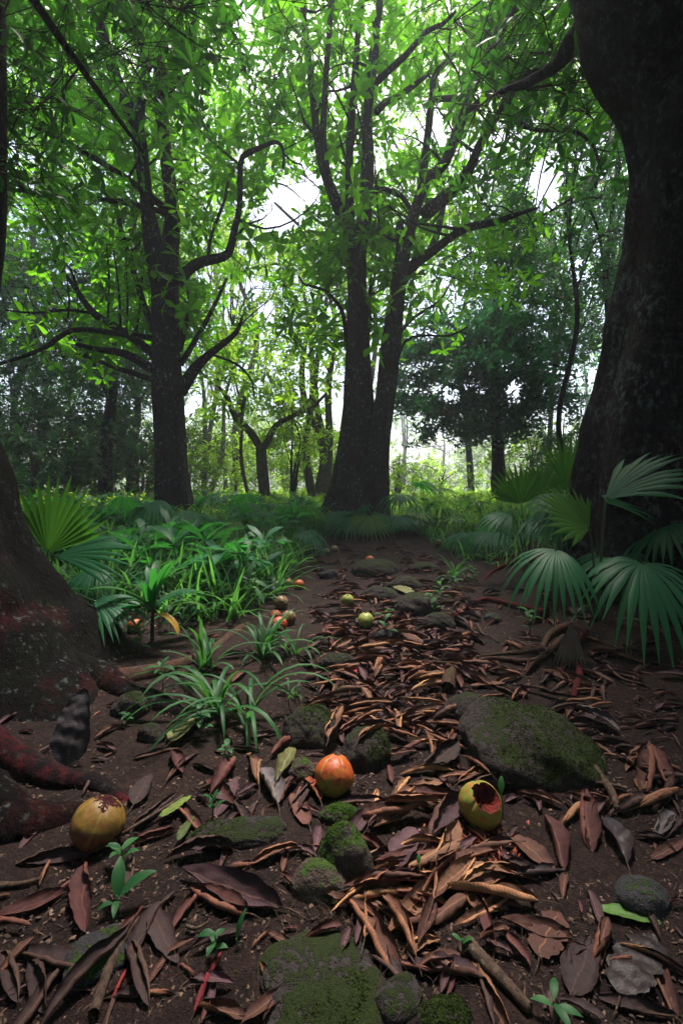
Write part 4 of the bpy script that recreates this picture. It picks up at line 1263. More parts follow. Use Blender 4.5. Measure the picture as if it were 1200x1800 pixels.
# ------------------------------------------------------------------ fallen leaves
def leafmesh(L=.22, W=.075, K0=3.0, K1=3.0, pw=1.3, arch=.0, sway=.0, tw=0.0, nveins=27, corr=.0007, ragged=.06, nu=56, nv=19, seed=0):
    """one leaf along x; its halves roll up by K0 and K1 radians; upper face = inside of the roll"""
    u = np.linspace(0, 1, nu)
    v = np.linspace(-1, 1, nv)
    r = np.random.default_rng(500 + seed)
    sh = np.sin(np.pi * np.clip(u, .003, .997) ** .82) ** .62
    sh = sh * np.clip(u / .06, .12, 1) ** .8
    V = np.zeros((nu, nv, 3)); UV = np.zeros((nu, nv, 3))
    ph = r.uniform(0, 6.28, 6)
    for i, uu in enumerate(u):
        hw = W / 2 * sh[i] * (1 + .06 * math.sin(9 * uu + ph[0]))
        k0 = K0 * (.75 + .35 * math.sin(3 * uu + ph[1])) ; k1 = K1 * (.75 + .35 * math.sin(3.4 * uu + ph[2]))
        ns_ = 24
        for sgn, K in ((-1, k0), (1, k1)):
            s = np.linspace(0, 1, ns_)
            th = K * s ** pw
            y = np.concatenate([[0], np.cumsum(np.cos((th[1:] + th[:-1]) / 2))]) / (ns_ - 1) * hw
            z = np.concatenate([[0], np.cumsum(np.sin((th[1:] + th[:-1]) / 2))]) / (ns_ - 1) * hw
            sel = np.where(v * sgn >= 0)[0]
            a = np.abs(v[sel])
            rg = 1 - ragged * (np.sin(uu * 40 + ph[3] + sgn) * .5 + np.sin(uu * 23 + ph[4]) * .5 + .4) * a ** 3
            yy = np.interp(a * rg, s, y); zz = np.interp(a * rg, s, z); tt = np.interp(a * rg, s, th)
            cph = 2 * np.pi * (uu * nveins) - a * 5.0
            c = corr * np.sin(cph) * np.clip(a * 3, 0, 1) * min(1, sh[i] * 1.5)
            V[i, sel, 0] = uu * L
            V[i, sel, 1] = sgn * (yy - c * np.sin(tt))
            V[i, sel, 2] = zz + c * np.cos(tt)
            UV[i, sel] = np.stack([np.full(len(sel), uu), v[sel], cph], -1)
    V[..., 0] -= L / 2
    P_ = V.reshape(-1, 3)
    P_[:, 2] += arch * L * (1 - (2 * P_[:, 0] / L) ** 2) + .0035 * wob(P_ * 8 + seed, 4, 70 + seed, 2) + .0022 * wob(P_ * 8 + seed, 16, 170 + seed, 2)
    P_[:, 1] += .0022 * wob(P_ * 8 + seed + 5, 14, 270 + seed, 2)
    P_[:, 1] += sway * L * (1 - (2 * P_[:, 0] / L) ** 2)
    if tw:
        a = tw * P_[:, 0] / L
        y, z = P_[:, 1].copy(), P_[:, 2].copy()
        P_[:, 1] = y * np.cos(a) - z * np.sin(a); P_[:, 2] = y * np.sin(a) + z * np.cos(a)
    i = np.arange(nu - 1)[:, None] * nv; j = np.arange(nv - 1)[None]
    F = np.stack([i + j, i + nv + j, i + nv + j + 1, i + j + 1], -1).reshape(-1, 4)
    mid = P_.reshape(nu, nv, 3)[:, nv // 2]
    return P_, F, UV.reshape(-1, 3), mid


PROTO = {}


def proto(form, n, **kw):
    PROTO[form] = []
    r = random.Random(hash(form) % 1000 if False else len(PROTO) * 17)
    for k in range(n):
        a = {q: (r.uniform(*v) if isinstance(v, tuple) else v) for q, v in kw.items()}
        V, F, UV, mid = leafmesh(seed=len(PROTO) * 10 + k, **a)
        roll = r.uniform(-.6, .6) if form in ('roll', 'half') else 0
        c, s = math.cos(roll), math.sin(roll)
        Rm = np.array([[1, 0, 0], [0, c, -s], [0, s, c]])
        V = V @ Rm.T; mid = mid @ Rm.T
        V0 = V[:, 2].min(); V[:, 2] -= V0; mid[:, 2] -= V0
        me = mesh('fallen_leaf', V, F, DRY['tan'], uv=UV)
        # stalk: a short tapering tube leaving the base of the midrib
        b, d = mid[0], norm(mid[0] - mid[5])
        sv, sf = tube([b - d * .012, b + d * .012, b + d * .03 + [0, .003, -.003], b + d * .045 + [0, .006, -.004]], [.0022, .002, .0016, .0013], .006, 6, .1, 100)
        st = mesh('stalk', sv, sf, M['stick'])
        PROTO[form].append((me, st))


proto('roll', 10, K0=(1.8, 4.0), K1=(2.4, 4.4), pw=(1.0, 1.7), ragged=(.0, .16), arch=(-.02, .07), sway=(-.09, .09), tw=(-.9, .9), W=(.075, .105))
proto('half', 6, K0=(.8, 2.0), K1=(3.0, 4.6), pw=(1.0, 1.6), arch=(-.02, .06), sway=(-.06, .06), tw=(-.6, .6), W=(.066, .082), ragged=(.0, .14))
proto('open', 4, K0=(.5, 1.1), K1=(.5, 1.1), pw=(1.6, 2.2), arch=(-.01, .05), sway=(-.04, .04), tw=(-.4, .4), W=(.062, .076), ragged=(0, .16))
proto('fold', 3, K0=(1.2, 1.6), K1=(1.2, 1.7), pw=(.35, .6), arch=(.0, .04), sway=(-.03, .03), tw=(-.3, .3), W=(.075, .085))
proto('flat', 3, K0=(-.25, .2), K1=(-.2, .25), pw=(1.5, 2.0), arch=(.0, .03), sway=(-.03, .03), tw=(-.2, .2), W=(.078, .098), ragged=(.08, .25))
proto('arched', 4, K0=(-2.4, -1.2), K1=(-2.4, -1.2), pw=(.9, 1.3), arch=(.02, .08), sway=(-.06, .06), tw=(-.3, .3), W=(.075, .09))

LR = random.Random(21)
N_LEAF = [0]


def put_leaf(x, y, yaw, L, form, col, label, group, lift=0.0, wid=1.0, pitch=None, roll=None, stalk=True, k=None):
    pr = PROTO[form]
    me, st = pr[LR.randrange(len(pr)) if k is None else k % len(pr)]
    o = link(bpy.data.objects.new('fallen_leaf', me))
    s = L / .22
    z = float(gz(x, y)) + rock_h(x, y) * .9 + lift
    dx, dy = math.cos(yaw) * L * .35, math.sin(yaw) * L * .35
    sl = (float(gz(x + dx, y + dy)) - float(gz(x - dx, y - dy))) / (L * .7)
    o.location = (x, y, z - .002)
    o.rotation_euler = (roll if roll is not None else LR.uniform(-.15, .15), (pitch if pitch is not None else LR.uniform(-.06, .06)) - math.atan(sl), yaw)
    o.scale = (s, s * wid, s * wid)
    o.material_slots[0].link = 'OBJECT'
    o.material_slots[0].material = DRY[col]
    tag(o, label, 'fallen leaf', group)
    if stalk:
        link(bpy.data.objects.new('stalk', st), o)
    N_LEAF[0] += 1
    return o


def hero(a, b, form, col, label, wid=1.0, lift=0.0, group='big leaves fallen on the path', **k):
    p, q = G(*a), G(*b)
    L = math.hypot(*(q - p)[:2])
    put_leaf((p[0] + q[0]) / 2, (p[1] + q[1]) / 2, math.atan2(q[1] - p[1], q[0] - p[0]), min(L, .36), form, col, label, group, lift, wid * (.22 / max(L, .15)) ** .35, **k)


H = [
    ((702, 1720), (610, 1580), 'roll', 'tan', 'long tan rolled leaf lying slantwise above the wide bottom boulder', 1.0, .004),
    ((705, 1687), (774, 1655), 'half', 'tan', 'short tan curled leaf with ragged edge above the purple leaf', 1.1, .004),
    ((858, 1730), (703, 1703), 'half', 'purple', 'purple brown half open leaf near the bottom edge of the path', 1.0, .004),
    ((945, 1690), (983, 1605), 'flat', 'brown', 'flat ragged brown leaf with sharp ribs right of the path', 1.1, .006),
    ((1163, 1628), (1040, 1601), 'open', 'green', 'smooth fresh green leaf lying on the dark soil at right', .72, .006),
    ((975, 1542), (892, 1470), 'open', 'brown', 'broad flat brown leaf below the broken fruit', 1.0, .008),
    ((990, 1537), (958, 1436), 'fold', 'redbrown', 'folded red brown leaf standing open beside the broad brown leaf', 1.0, .006),
    ((1040, 1502), (1030, 1396), 'roll', 'redbrown', 'tight red brown rolled leaf pointing away right of the broken fruit', .9, .004),
    ((1102, 1527), (1062, 1437), 'fold', 'black', 'folded blackish leaf right of the tight red brown roll', 1.0, .005),
    ((988, 1454), (1028, 1410), 'roll', 'brown', 'short curved roll between the folded leaf and the tight roll', .9, .004),
    ((948, 1598), (772, 1570), 'roll', 'tan', 'very long thin tan roll across the path below the drift', .8, .012),
    ((635, 1572), (728, 1543), 'roll', 'tan', 'fat tan roll right beside the smooth brown stone', 1.15, .008),
    ((700, 1560), (788, 1560), 'roll', 'tan', 'tan ribbed roll lying level right of the fat tan roll', 1.1, .014),
    ((705, 1573), (801, 1608), 'roll', 'tan', 'tan roll slanting down under the long thin roll', .9, .006),
    ((660, 1602), (746, 1632), 'roll', 'brown', 'brown roll at the lower left of the drift', .9, .004),
    ((755, 1430), (632, 1448), 'half', 'brown', 'big brown half rolled leaf right of the mossy stone', 1.2, .022),
    ((690, 1538), (728, 1462), 'open', 'purple', 'open purple leaf in the heart of the drift', 1.2, .010),
    ((675, 1443), (777, 1434), 'roll', 'tan', 'tan roll lying on top of the big half rolled leaf', .9, .038),
    ((765, 1522), (805, 1458), 'half', 'tan', 'tan curled leaf pointing at the broken fruit', 1.0, .014),
    ((850, 1520), (946, 1552), 'roll', 'brown', 'brown roll below the scattered red pulp', .9, .006),
    ((800, 1391), (932, 1374), 'roll', 'dark', 'long dark roll lying between the boulder and the broken fruit', .9, .006),
    ((752, 1495), (812, 1413), 'roll', 'purple', 'dark purple roll left of the broken fruit', 1.0, .02),
    ((1040, 1696), (1068, 1625), 'roll', 'brown', 'brown roll on the dark leaf at lower right', .9, .012),
    ((1003, 1752), (1046, 1655), 'open', 'dark', 'large dark limp leaf at lower right', 1.2, .004),
    ((1087, 1755), (1152, 1645), 'flat', 'black', 'broad blackish leaf under the fresh green leaf', 1.0, .004),
    ((1110, 1427), (1197, 1394), 'roll', 'brown', 'brown roll at the right edge of the photo', .9, .008),
    ((1125, 1408), (1138, 1310), 'roll', 'brown', 'brown roll leaning away beside the right edge', .9, .006),
    ((1180, 1397), (1146, 1314), 'roll', 'redbrown', 'red brown roll crossing the right edge pair', .8, .012),
    ((1150, 1472), (1181, 1428), 'half', 'grey', 'greyish curled leaf at the right edge', 1.0, .006),
    ((232, 1475), (146, 1522), 'roll', 'dark', 'dark twisted roll below the ochre fruit', 1.0, .012),
    ((150, 1522), (150, 1648), 'half', 'redbrown', 'drooping ribbed leaf running down from the twisted roll', .9, .008),
    ((310, 1463), (230, 1487), 'roll', 'redbrown', 'red brown roll right of the ochre fruit', 1.0, .006),
    ((415, 1497), (290, 1516), 'roll', 'dark', 'dark ribbed roll below the long low mossy stone', .9, .006),
    ((502, 1602), (320, 1542), 'half', 'purple', 'big purple leaf with wavy rolled edge at left of the path', .8, .008),
    ((437, 1614), (333, 1568), 'roll', 'redbrown', 'red brown roll under the big purple leaf', 1.0, .004),
    ((440, 1525), (537, 1494), 'half', 'tan', 'tan leaf with a pale curled tip left of the brown stone', .9, .008),
    ((385, 1541), (451, 1524), 'roll', 'brown', 'small brown roll beside the pale tipped leaf', .9, .004),
    ((281, 1450), (336, 1411), 'flat', 'lime', 'lime green leaf with crisp ribs at left of the path', .8, .02),
    ((312, 1490), (341, 1444), 'open', 'green', 'green leaf standing beside the lime leaf', .7, .015),
    ((380, 1437), (416, 1370), 'open', 'purple', 'dull purple open leaf left of the pale olive leaf', .9, .006),
    ((370, 1402), (411, 1338), 'roll', 'redbrown', 'red brown roll left of the drooping grass blades', 1.0, .012),
    ((235, 1422), (266, 1368), 'open', 'dark', 'dark ribbed leaf at the end of the red root', 1.1, .012),
    ((303, 1328), (322, 1366), 'half', 'redbrown', 'small red brown leaf below the olive leaf', 1.0, .01),
    ((487, 1424), (460, 1350), 'half', 'grey', 'grey purple curled leaf left of the red fruit', 1.2, .008),
    ((485, 1388), (516, 1323), 'fold', 'olive', 'pale olive leaf with a folded pale edge left of the red fruit', .8, .018),
    ((543, 1458), (512, 1400), 'open', 'redbrown', 'crumpled brown leaf just below left of the red fruit', 1.1, .008),
    ((562, 1418), (535, 1368), 'half', 'orange', 'glossy orange brown leaf touching the red fruit', .9, .012),
    ((490, 1422), (526, 1374), 'roll', 'redbrown', 'brown roll beside the glossy orange leaf', .9, .01),
    ((455, 1386), (432, 1328), 'roll', 'brown', 'brown roll hidden in the drooping grass blades', .9, .008),
    ((475, 1336), (523, 1299), 'roll', 'redbrown', 'red brown roll at the end of the drooping grass blade', 1.0, .01),
    ((0, 1680), (32, 1770), 'roll', 'dark', 'dark roll at the lower left edge', 1.0, .006),
    ((55, 1692), (82, 1785), 'roll', 'dark', 'second dark roll right of the one on the lower left edge', .9, .006),
    ((225, 1660), (262, 1776), 'roll', 'dark', 'dark roll right of the flat slab in the shade', .9, .006),
    ((340, 1792), (392, 1680), 'roll', 'red', 'crimson stained roll near the bottom edge', .7, .006),
    ((195, 1768), (226, 1700), 'roll', 'red', 'small crimson roll among the dark rolls at lower left', .7, .006),
    ((300, 1318), (352, 1268), 'open', 'olive', 'crumpled olive green leaf in front of the strap grass', 1.2, .02),
    ((605, 1188), (634, 1179), 'flat', 'red', 'small flat red leaf on the middle of the path', 1.1, .012),
    ((745, 1137), (706, 1120), 'arched', 'tan', 'pale tan arched leaf on the path below the red root', 1.1, .008),
    ((694, 1036), (726, 1048), 'flat', 'olive', 'pale green leaf lying on the mossy stone', 1.0, .02),
    ((1005, 1255), (1088, 1292), 'half', 'grey', 'dark grey curled leaf right of the large boulder', 1.2, .02),
    ((677, 1283), (787, 1249), 'half', 'brown', 'long brown leaf pointing at the large boulder', .9, .012),
    ((630, 1346), (694, 1314), 'half', 'brown', 'brown curled leaf against the dark stone', 1.1, .012),
    ((745, 1365), (806, 1324), 'half', 'dark', 'dark brown leaf arched over its neighbours in the drift', 1.1, .025),
    ((577, 1325), (603, 1262), 'roll', 'tan', 'tan roll standing up between the two mossy stones', .9, .02),
    ((1195, 1440), (1165, 1475), 'half', 'dark', 'dark curled leaf touching the right edge', 1.0, .004),
]
for a, b, form, col, lab, wid, lift in H:
    hero(a, b, form, col, lab, wid, lift)

# the upright grey leaf leaning on the red root at left
p = G(112, 1352)
o = put_leaf(p[0], p[1] + .06, math.radians(95), .21, 'open', 'slate', 'grey blue ribbed leaf standing up behind the red root at left', 'big leaves fallen on the path', .09, 1.5, pitch=-1.05, roll=.25, k=1)

ZONES = [
    # (x0, x1, y0, y1, n, colours, phrase)
    (612, 880, 1300, 1640, 72, ['tan', 'tan', 'tan', 'brown', 'purple', 'redbrown'], 'in the thick drift left of the broken fruit', .5),  # more tan here: stronger light on the drift put into the leaf colours
    (560, 800, 1130, 1300, 58, ['tan', 'tan', 'brown', 'redbrown', 'purple'], 'strewn on the path above the red fruit', .5),
    (850, 1040, 1185, 1290, 20, ['brown', 'redbrown', 'redbrown', 'dark'], 'heaped behind the large boulder', .5),
    (1040, 1200, 1130, 1500, 24, ['brown', 'dark', 'dark', 'redbrown'], 'in the shade under the right hand palms', .0),
    (270, 545, 1320, 1480, 13, ['redbrown', 'brown', 'dark', 'purple'], 'between the left roots and the red fruit', .0),
    (20, 440, 1490, 1790, 9, ['dark', 'dark', 'redbrown'], 'on the dark soil at lower left', .0),
    (800, 1180, 1500, 1790, 8, ['dark', 'brown', 'black'], 'on the bare soil at lower right', .0),
    (560, 800, 1020, 1130, 34, ['tan', 'brown', 'redbrown', 'purple'], 'on the far path near the green fruits', .3),
]
FORMW = {'roll': 'rolled', 'half': 'half rolled', 'open': 'open', 'arched': 'arched', 'flat': 'flat', 'fold': 'folded'}
CW = {'tan': 'tan', 'brown': 'brown', 'redbrown': 'red brown', 'purple': 'purple brown', 'dark': 'dark', 'black': 'blackish'}
for x0, x1, y0, y1, n, cols, ph, al in ZONES:
    cnt = 0
    while cnt < n:
        px, py = LR.uniform(x0, x1), LR.uniform(y0, y1)
        g = G(px, py)
        if rock_h(g[0], g[1]) > .03 and LR.random() < .9: continue
        if abs(px - 587) < 48 and 1320 < py < 1425 or abs(px - 850) < 55 and 1380 < py < 1490: continue
        form = LR.choices(['roll', 'half', 'open', 'arched', 'flat'], [6, 3, .5, .4, .15])[0]
        col = LR.choice(cols)
        yaw = LR.gauss(.25, .55) + LR.choice([0, math.pi]) if LR.random() < al + .2 else LR.uniform(0, 6.28)
        put_leaf(g[0], g[1], yaw, LR.uniform(.10, .165) * (1.0 if py > 1300 else 1.25), form, col, f"{CW[col]} {FORMW[form]} leaf {ph}", f"{CW[col]} {FORMW[form]} leaves {ph}", LR.uniform(.0, .022) if al else LR.uniform(0, .008), LR.uniform(.62, .92), stalk=py > 1300)
        cnt += 1

# ------------------------------------------------------------------ litter nobody could count
def litter():
    r = np.random.default_rng(600)
    Vs, Fs, UVs, n = [], [], [], 0
    small = [leafmesh(L=.22, W=w, K0=a, K1=b, pw=1.2, arch=c, tw=t, corr=.0015, nveins=14, nu=12, nv=7, seed=80 + i)
             for i, (w, a, b, c, t) in enumerate([(.08, 4, 4, .04, .5), (.09, 1.6, 3.6, .05, -.4), (.07, 1.8, 1.8, .05, .3), (.09, 3.4, 3, .05, .2), (.08, 3, 3.6, .02, -.6)])]
    mi = []
    cnt = 0
    while cnt < 1000:
        q = r.random()
        if q < .62:
            px, py = r.uniform(545, 840), r.uniform(950, 1300)
        elif q < .8:
            px, py = r.uniform(780, 1200), r.uniform(1040, 1420)
        else:
            px, py = r.uniform(0, 1200), r.uniform(1100, 1790)
        g = G(px, py)
        if rock_h(g[0], g[1]) > .02: continue
        V, F, UV, _ = small[r.integers(0, 5)]
        yaw = r.uniform(0, 6.28); s = r.uniform(.25, .8) if py < 1200 else r.uniform(.12, .42)
        c, sn = math.cos(yaw), math.sin(yaw)
        V = V * s
        V = V @ np.array([[c, sn, 0], [-sn, c, 0], [0, 0, 1]])
        V = V + np.array([g[0], g[1], g[2] + r.uniform(.0, .012) - V[:, 2].min()])
        Vs.append(V); Fs.append(F + n); UVs.append(UV); n += len(V)
        mi.append(np.full(len(F), r.integers(0, 4)))
        cnt += 1
    o = part('leaf_litter', np.concatenate(Vs), np.concatenate(Fs), None, uv=np.concatenate(UVs), mats=[DRY['brown'], DRY['dark'], DRY['redbrown'], DRY['purple']], mi=np.concatenate(mi))
    tag(o, 'broken brown leaf litter strewn between the big leaves', 'leaf litter', kind='stuff')
    # crumbs of bark, soil and stone
    k = 15000
    y = .55 * np.exp(r.uniform(0, 1.9, k)); x = (r.uniform(-.85, .85, k)) * y
    z = gz(x, y)
    ok = np.array([rock_h(a, b) < .015 for a, b in zip(x, y)])
    x, y, z = x[ok], y[ok], z[ok]
    k = len(x)
    pos = np.stack([x, y, z + .001], -1)
    tv = np.array([[1, 0, 0], [-.3, .8, 0.1], [-.8, -.4, 0], [0, 0, .55], [.2, -.7, .1]], float)
    tf = np.array([[0, 1, 3], [1, 2, 3], [2, 4, 3], [4, 0, 3]])
    tv2 = tv * np.array([2.6, .35, .5]); tv3 = tv * np.array([1.2, .9, .35])
    V, F, T = scatter_templates([(tv, tf, np.full(5, .2)), (tv2, tf, np.full(5, .6)), (tv3, tf, np.full(5, .9))], pos, norm(r.normal(size=(k, 3)) * .35 + [0, 0, 1]), r.uniform(.002, .0075, k) * (.6 + .25 * y), 601)
    m, nt, ns, lk, bs, out = nodes('soil_crumbs')
    lk.new(ramp(nt, attr(nt, 'tone').outputs['Fac'], [(0, (.012, .008, .008)), (.45, (.05, .028, .022)), (.75, (.10, .055, .038)), (1, (.19, .12, .085))]), bs.inputs['Base Color'])
    bs.inputs['Roughness'].default_value = .85
    o = part('soil_crumbs', V, F, m, tone=T, smooth=False)
    tag(o, 'crumbs of bark and soil over the bare ground', 'debris', kind='stuff')
    # red pulp scraps under the broken fruit
    k = 260
    g = G(845, 1490)
    pos = np.stack([g[0] + r.normal(size=k) * .045, g[1] + r.normal(size=k) * .035, 0 * r.normal(size=k)], -1)
    pos[:, 2] = gz(pos[:, 0], pos[:, 1]) + r.uniform(.002, .012, k)
    V, F, T = scatter_templates([(tv2, tf, np.full(5, .5)), (tv3, tf, np.full(5, .5))], pos, norm(r.normal(size=(k, 3)) + [0, 0, 1]), r.uniform(.002, .007, k), 602)
    m, nt, ns, lk, bs, out = nodes('pulp_scraps')
    lk.new(ramp(nt, attr(nt, 'tone').outputs['Fac'], [(.2, (.10, .018, .012)), (.6, (.36, .07, .03)), (1, (.45, .16, .06))]), bs.inputs['Base Color'])
    o = part('pulp_scraps', V, F, m, tone=T, smooth=False)
    tag(o, 'scraps of orange red pulp under the broken fruit', 'fruit scraps', kind='stuff')


litter()
# fine dry rootlets over the soil
r = np.random.default_rng(610)
a_ = []
b_ = []
for _ in range(900):
    q = r.random()
    px, py = (r.normal(640, 60), r.normal(1610, 70)) if q < .5 else (r.uniform(250, 1050), r.uniform(1250, 1790))
    if py > 1790 or py < 1150: continue
    g = G(px, py); yw = r.uniform(0, 6.28); l = r.uniform(.015, .05)
    h = rock_h(g[0], g[1])
    if h > .012: continue
    a_.append(g + [0, 0, .002]); b_.append(g + np.array([math.cos(yw) * l, math.sin(yw) * l, r.uniform(.002, .012)]))
V, F = sticks(np.array(a_), np.array(b_), .0006, .0004, .18, 611)
o = part('rootlets', V, F, M['stick'])
tag(o, 'fine dry rootlets scattered over the bare soil', 'rootlets', kind='stuff')

# ------------------------------------------------------------------ sticks
def stick(label, pix, r0, r1, lift=.01, mat='stick', seed=0):
    g = np.array([G(*p) for p in pix])
    g[:, 2] += lift
    V, F = tube(g, [r0, r1], .02, 9, .16, 40, seed)
    o = part('stick', V, F, M[mat], loc=g[0])
    tag(o, label, 'stick', 'sticks lying on the forest floor')


stick('rotten pale spotted branch at the bottom right of the path', [(820, 1665), (850, 1700), (885, 1735), (930, 1785)], .011, .008)
stick('long bark covered stick standing out at lower left', [(165, 1795), (190, 1720), (215, 1665), (242, 1625)], .008, .006, .012)
stick('thin stick running from the ochre fruit to the lime leaf', [(200, 1490), (245, 1462), (300, 1428), (322, 1412)], .0045, .003, .02)
stick('stout brown stick at the foot of the large boulder', [(1020, 1320), (1050, 1365), (1075, 1400), (1085, 1430)], .012, .008, .01)
stick('forked pale twig on the right bank below the long red root', [(838, 1100), (848, 1118), (862, 1122), (876, 1132)], .006, .003, .012)
stick('straight twig lying behind the large boulder', [(960, 1255), (1000, 1290), (1045, 1330)], .004, .003)
stick('twig at the lower left edge of the photo', [(0, 1565), (40, 1562), (75, 1552)], .006, .004)
stick('twig leaning in the dark leaves under the right hand palms', [(1060, 1170), (1090, 1200), (1130, 1212)], .006, .004, .02)
stick('thin curved twig on the soil below the big purple leaf', [(328, 1637), (345, 1642), (366, 1630)], .003, .002)
stick('mossy root stub lying beside the left end of the large boulder', [(786, 1218), (792, 1195), (806, 1178)], .028, .020, .02, 'brown_root')
stick('thick grey stick across the path below the brown roots', [(700, 1176), (740, 1168), (790, 1170)], .009, .006, .012)
stick('slender twig among the leaves near the pale tan leaf', [(640, 1150), (700, 1146), (760, 1150)], .005, .003, .012)
# ------------------------------------------------------------------ fan palms
def fan(hub, d, nrm, R, spread, droop, nseg=22, split=.6, fold=.35, cup=.15, seed=0):
    d = norm(np.asarray(d, float)); nrm = np.asarray(nrm, float)
    nrm = norm(nrm - d * np.dot(nrm, d)); s = np.cross(nrm, d)
    r = np.random.default_rng(seed)
    ts = np.array([.03, .2, .38, split, .5 + split / 2 - .08, .8, .92, 1.0])
    ha = spread / (2 * nseg)
    Vs, Fs, T, n = [], [], [], 0
    for k in range(nseg):
        a = -spread / 2 + ha * (2 * k + 1)
        rad = R * (1 - .22 * (2 * a / max(spread, .1)) ** 2) * r.uniform(.93, 1.05)
        dr = droop * r.uniform(.8, 1.3)
        jit = r.normal() * .02
        rows = []
        for t in ts:
            hw = min(t, split) * R * math.tan(ha) * 1.04
            if t > split: hw *= max(.03, 1 - ((t - split) / (1 - split)) ** 1.2)
            aa = a + jit * max(0, t - split)
            c = (d * math.cos(aa) + s * math.sin(aa)) * t * rad + nrm * cup * R * (1 - math.cos(aa)) * t
            sd = -d * math.sin(aa) + s * math.cos(aa)
            z = np.array([0, 0, -dr * R * t ** 2.4])
            rows += [c - sd * hw + z, c + nrm * fold * hw + z, c + sd * hw + z]
        Vs.append(np.array(rows) + hub)
        m = len(ts)
        f = [[3 * i + j, 3 * i + j + 1, 3 * i + j + 4, 3 * i + j + 3] for i in range(m - 1) for j in (0, 1)]
        Fs.append(np.array(f) + n); n += 3 * m
        tn = r.uniform(.2, .8) + np.repeat(ts, 3) * .2
        tn[-3:] = r.choice([1, 1.3, 1.9]); T.append(tn)
    return np.concatenate(Vs), np.concatenate(Fs), np.concatenate(T)


def palm(label, base, fronds, group='fan palms on the forest floor', seed=0):
    """fronds: (hub, direction, normal, radius, spread, droop, material, label)"""
    t = thing('fan_palm', label, 'palm', base, group)
    for i, f in enumerate(fronds):
        hub, d, nr, R, sp, dp, mt = f[:7]
        V, F, T = fan(np.array(hub), d, nr, R, sp, dp, max(9, int(17 * sp / 3.5) + 5), seed=seed * 31 + i)
        o = part('frond', V, F, M[mt], t, tone=T)
        if len(f) > 7: o['label'] = f[7]
        b = np.array(base) + np.array([0, 0, -.02])
        mid = b + (np.array(hub) - b) * .55 + np.array([0, 0, .12 * np.linalg.norm(np.array(hub) - b)])
        V, F = tube([b, mid, np.array(hub), np.array(hub) + norm(np.asarray(d, float)) * R * .05], [.0075, .0055, .004, .002], .05, 7, .05, 10, i)
        part('petiole', V, F, M['palm_stem'], o)
    return t


def rand_palm(label, base, n, R, h, seed, mats=('palm',), spread0=3.4, az0=0, az1=6.28):
    r = random.Random(seed)
    fr = []
    for i in range(n):
        az = az0 + (az1 - az0) * (i + r.uniform(.2, .8)) / n
        el = r.uniform(.35, 1.25)
        L = h * r.uniform(.75, 1.1)
        dd = np.array([math.cos(az) * math.cos(el), math.sin(az) * math.cos(el), math.sin(el)])
        hub = np.array(base) + dd * L
        out = np.array([math.cos(az), math.sin(az), r.uniform(-.5, .25)])
        fr.append((hub, out, (0, 0, 1), R * r.uniform(.8, 1.1), spread0 * r.uniform(.8, 1.15), r.uniform(.25, .7), r.choice(mats)))
    return palm(label, base, fr, seed=seed)


m_, nt_, _, lk_, bs_, _ = nodes('palm_petiole')
bs_.inputs['Base Color'].default_value = (.055, .085, .035, 1); bs_.inputs['Roughness'].default_value = .45
M['palm_stem'] = m_

# right hand cluster under the giant trunk
def gpt(px, Y):
    x = (px - 600) / FPX * Y
    return np.array([x, Y, float(gz(x, Y))])


pb = gpt(1050, 2.45)
palm('large fan palm under the giant right hand trunk with drooping dark green fronds', pb, [
    (P(978, 966, 2.25), (-.55, -.55, -.25), (-.25, -.45, .85), .31, 2.5, .62, 'palm'),
    (P(1128, 990, 2.15), (-.25, -.75, -.30), (.05, -.45, .9), .37, 3.6, .60, 'palm'),
    (P(1035, 930, 2.4), (-.55, .1, .50), (.5, -.7, .5), .36, 2.6, .1, 'palm_lit', 'broad yellow green frond lit from behind'),
    (P(1062, 880, 2.4), (.72, -.12, .62), (-.6, -.45, .7), .52, 1.3, .22, 'palm', 'long frond swept up to the right'),
    (P(1064, 884, 2.55), (.75, .25, .05), (-.1, -.5, .9), .28, 1.9, .2, 'palm'),
    (P(1004, 1092, 2.0), (-.10, -.1, -1), (-.1, -1, .1), .25, .8, .0, 'palm_dead', 'withered grey brown frond hanging down'),
    (P(1170, 1108, 2.2), (.2, -.2, -1), (-.1, -1, .1), .24, .6, .0, 'palm_dead', 'withered frond hanging in the shade at right'),
], seed=1)
pb = gpt(975, 3.1)
palm('fan palm with upright and sideways fronds left of the giant trunk', pb, [
    (P(998, 872, 3.0), (-.75, -.25, -.12), (-.2, -.5, .85), .33, 2.2, .45, 'palm'),
    (P(995, 860, 3.2), (.12, .05, 1), (-.3, -1, .0), .40, 1.3, .0, 'palm_lit'),
    (P(985, 905, 2.95), (-.8, -.3, -.2), (-.1, -.6, .8), .26, 2.0, .4, 'palm'),
    (P(1010, 880, 3.3), (.3, -.2, .9), (-.3, -.8, .3), .30, 1.8, .15, 'palm'),
], seed=2)
pb = gpt(925, 3.9)
palm('fan palm with a bright spiky upright fan behind the right hand cluster', pb, [
    (P(915, 886, 3.8), (-.12, .1, 1), (0, -1, .1), .36, 2.6, .0, 'palm_lit'),
    (P(950, 868, 4.0), (.4, .2, .8), (-.2, -1, .2), .36, 2.2, .1, 'palm_lit'),
    (P(900, 905, 3.7), (-.9, -.3, .1), (0, -.4, .9), .34, 1.8, .6, 'palm'),
    (P(940, 912, 3.6), (.1, -.7, -.1), (0, -.3, .9), .30, 2.6, .5, 'palm'),
], seed=3)
rand_palm('small dark fan palm at the right path edge below the drooping dark tree', gpt(862, 5.0), 6, .32, .38, 4, ('palm',))
rand_palm('fan palm in the gloom at the right edge of the photo', gpt(1215, 2.7), 5, .30, .55, 5, ('palm',), az0=1.6, az1=4.6)
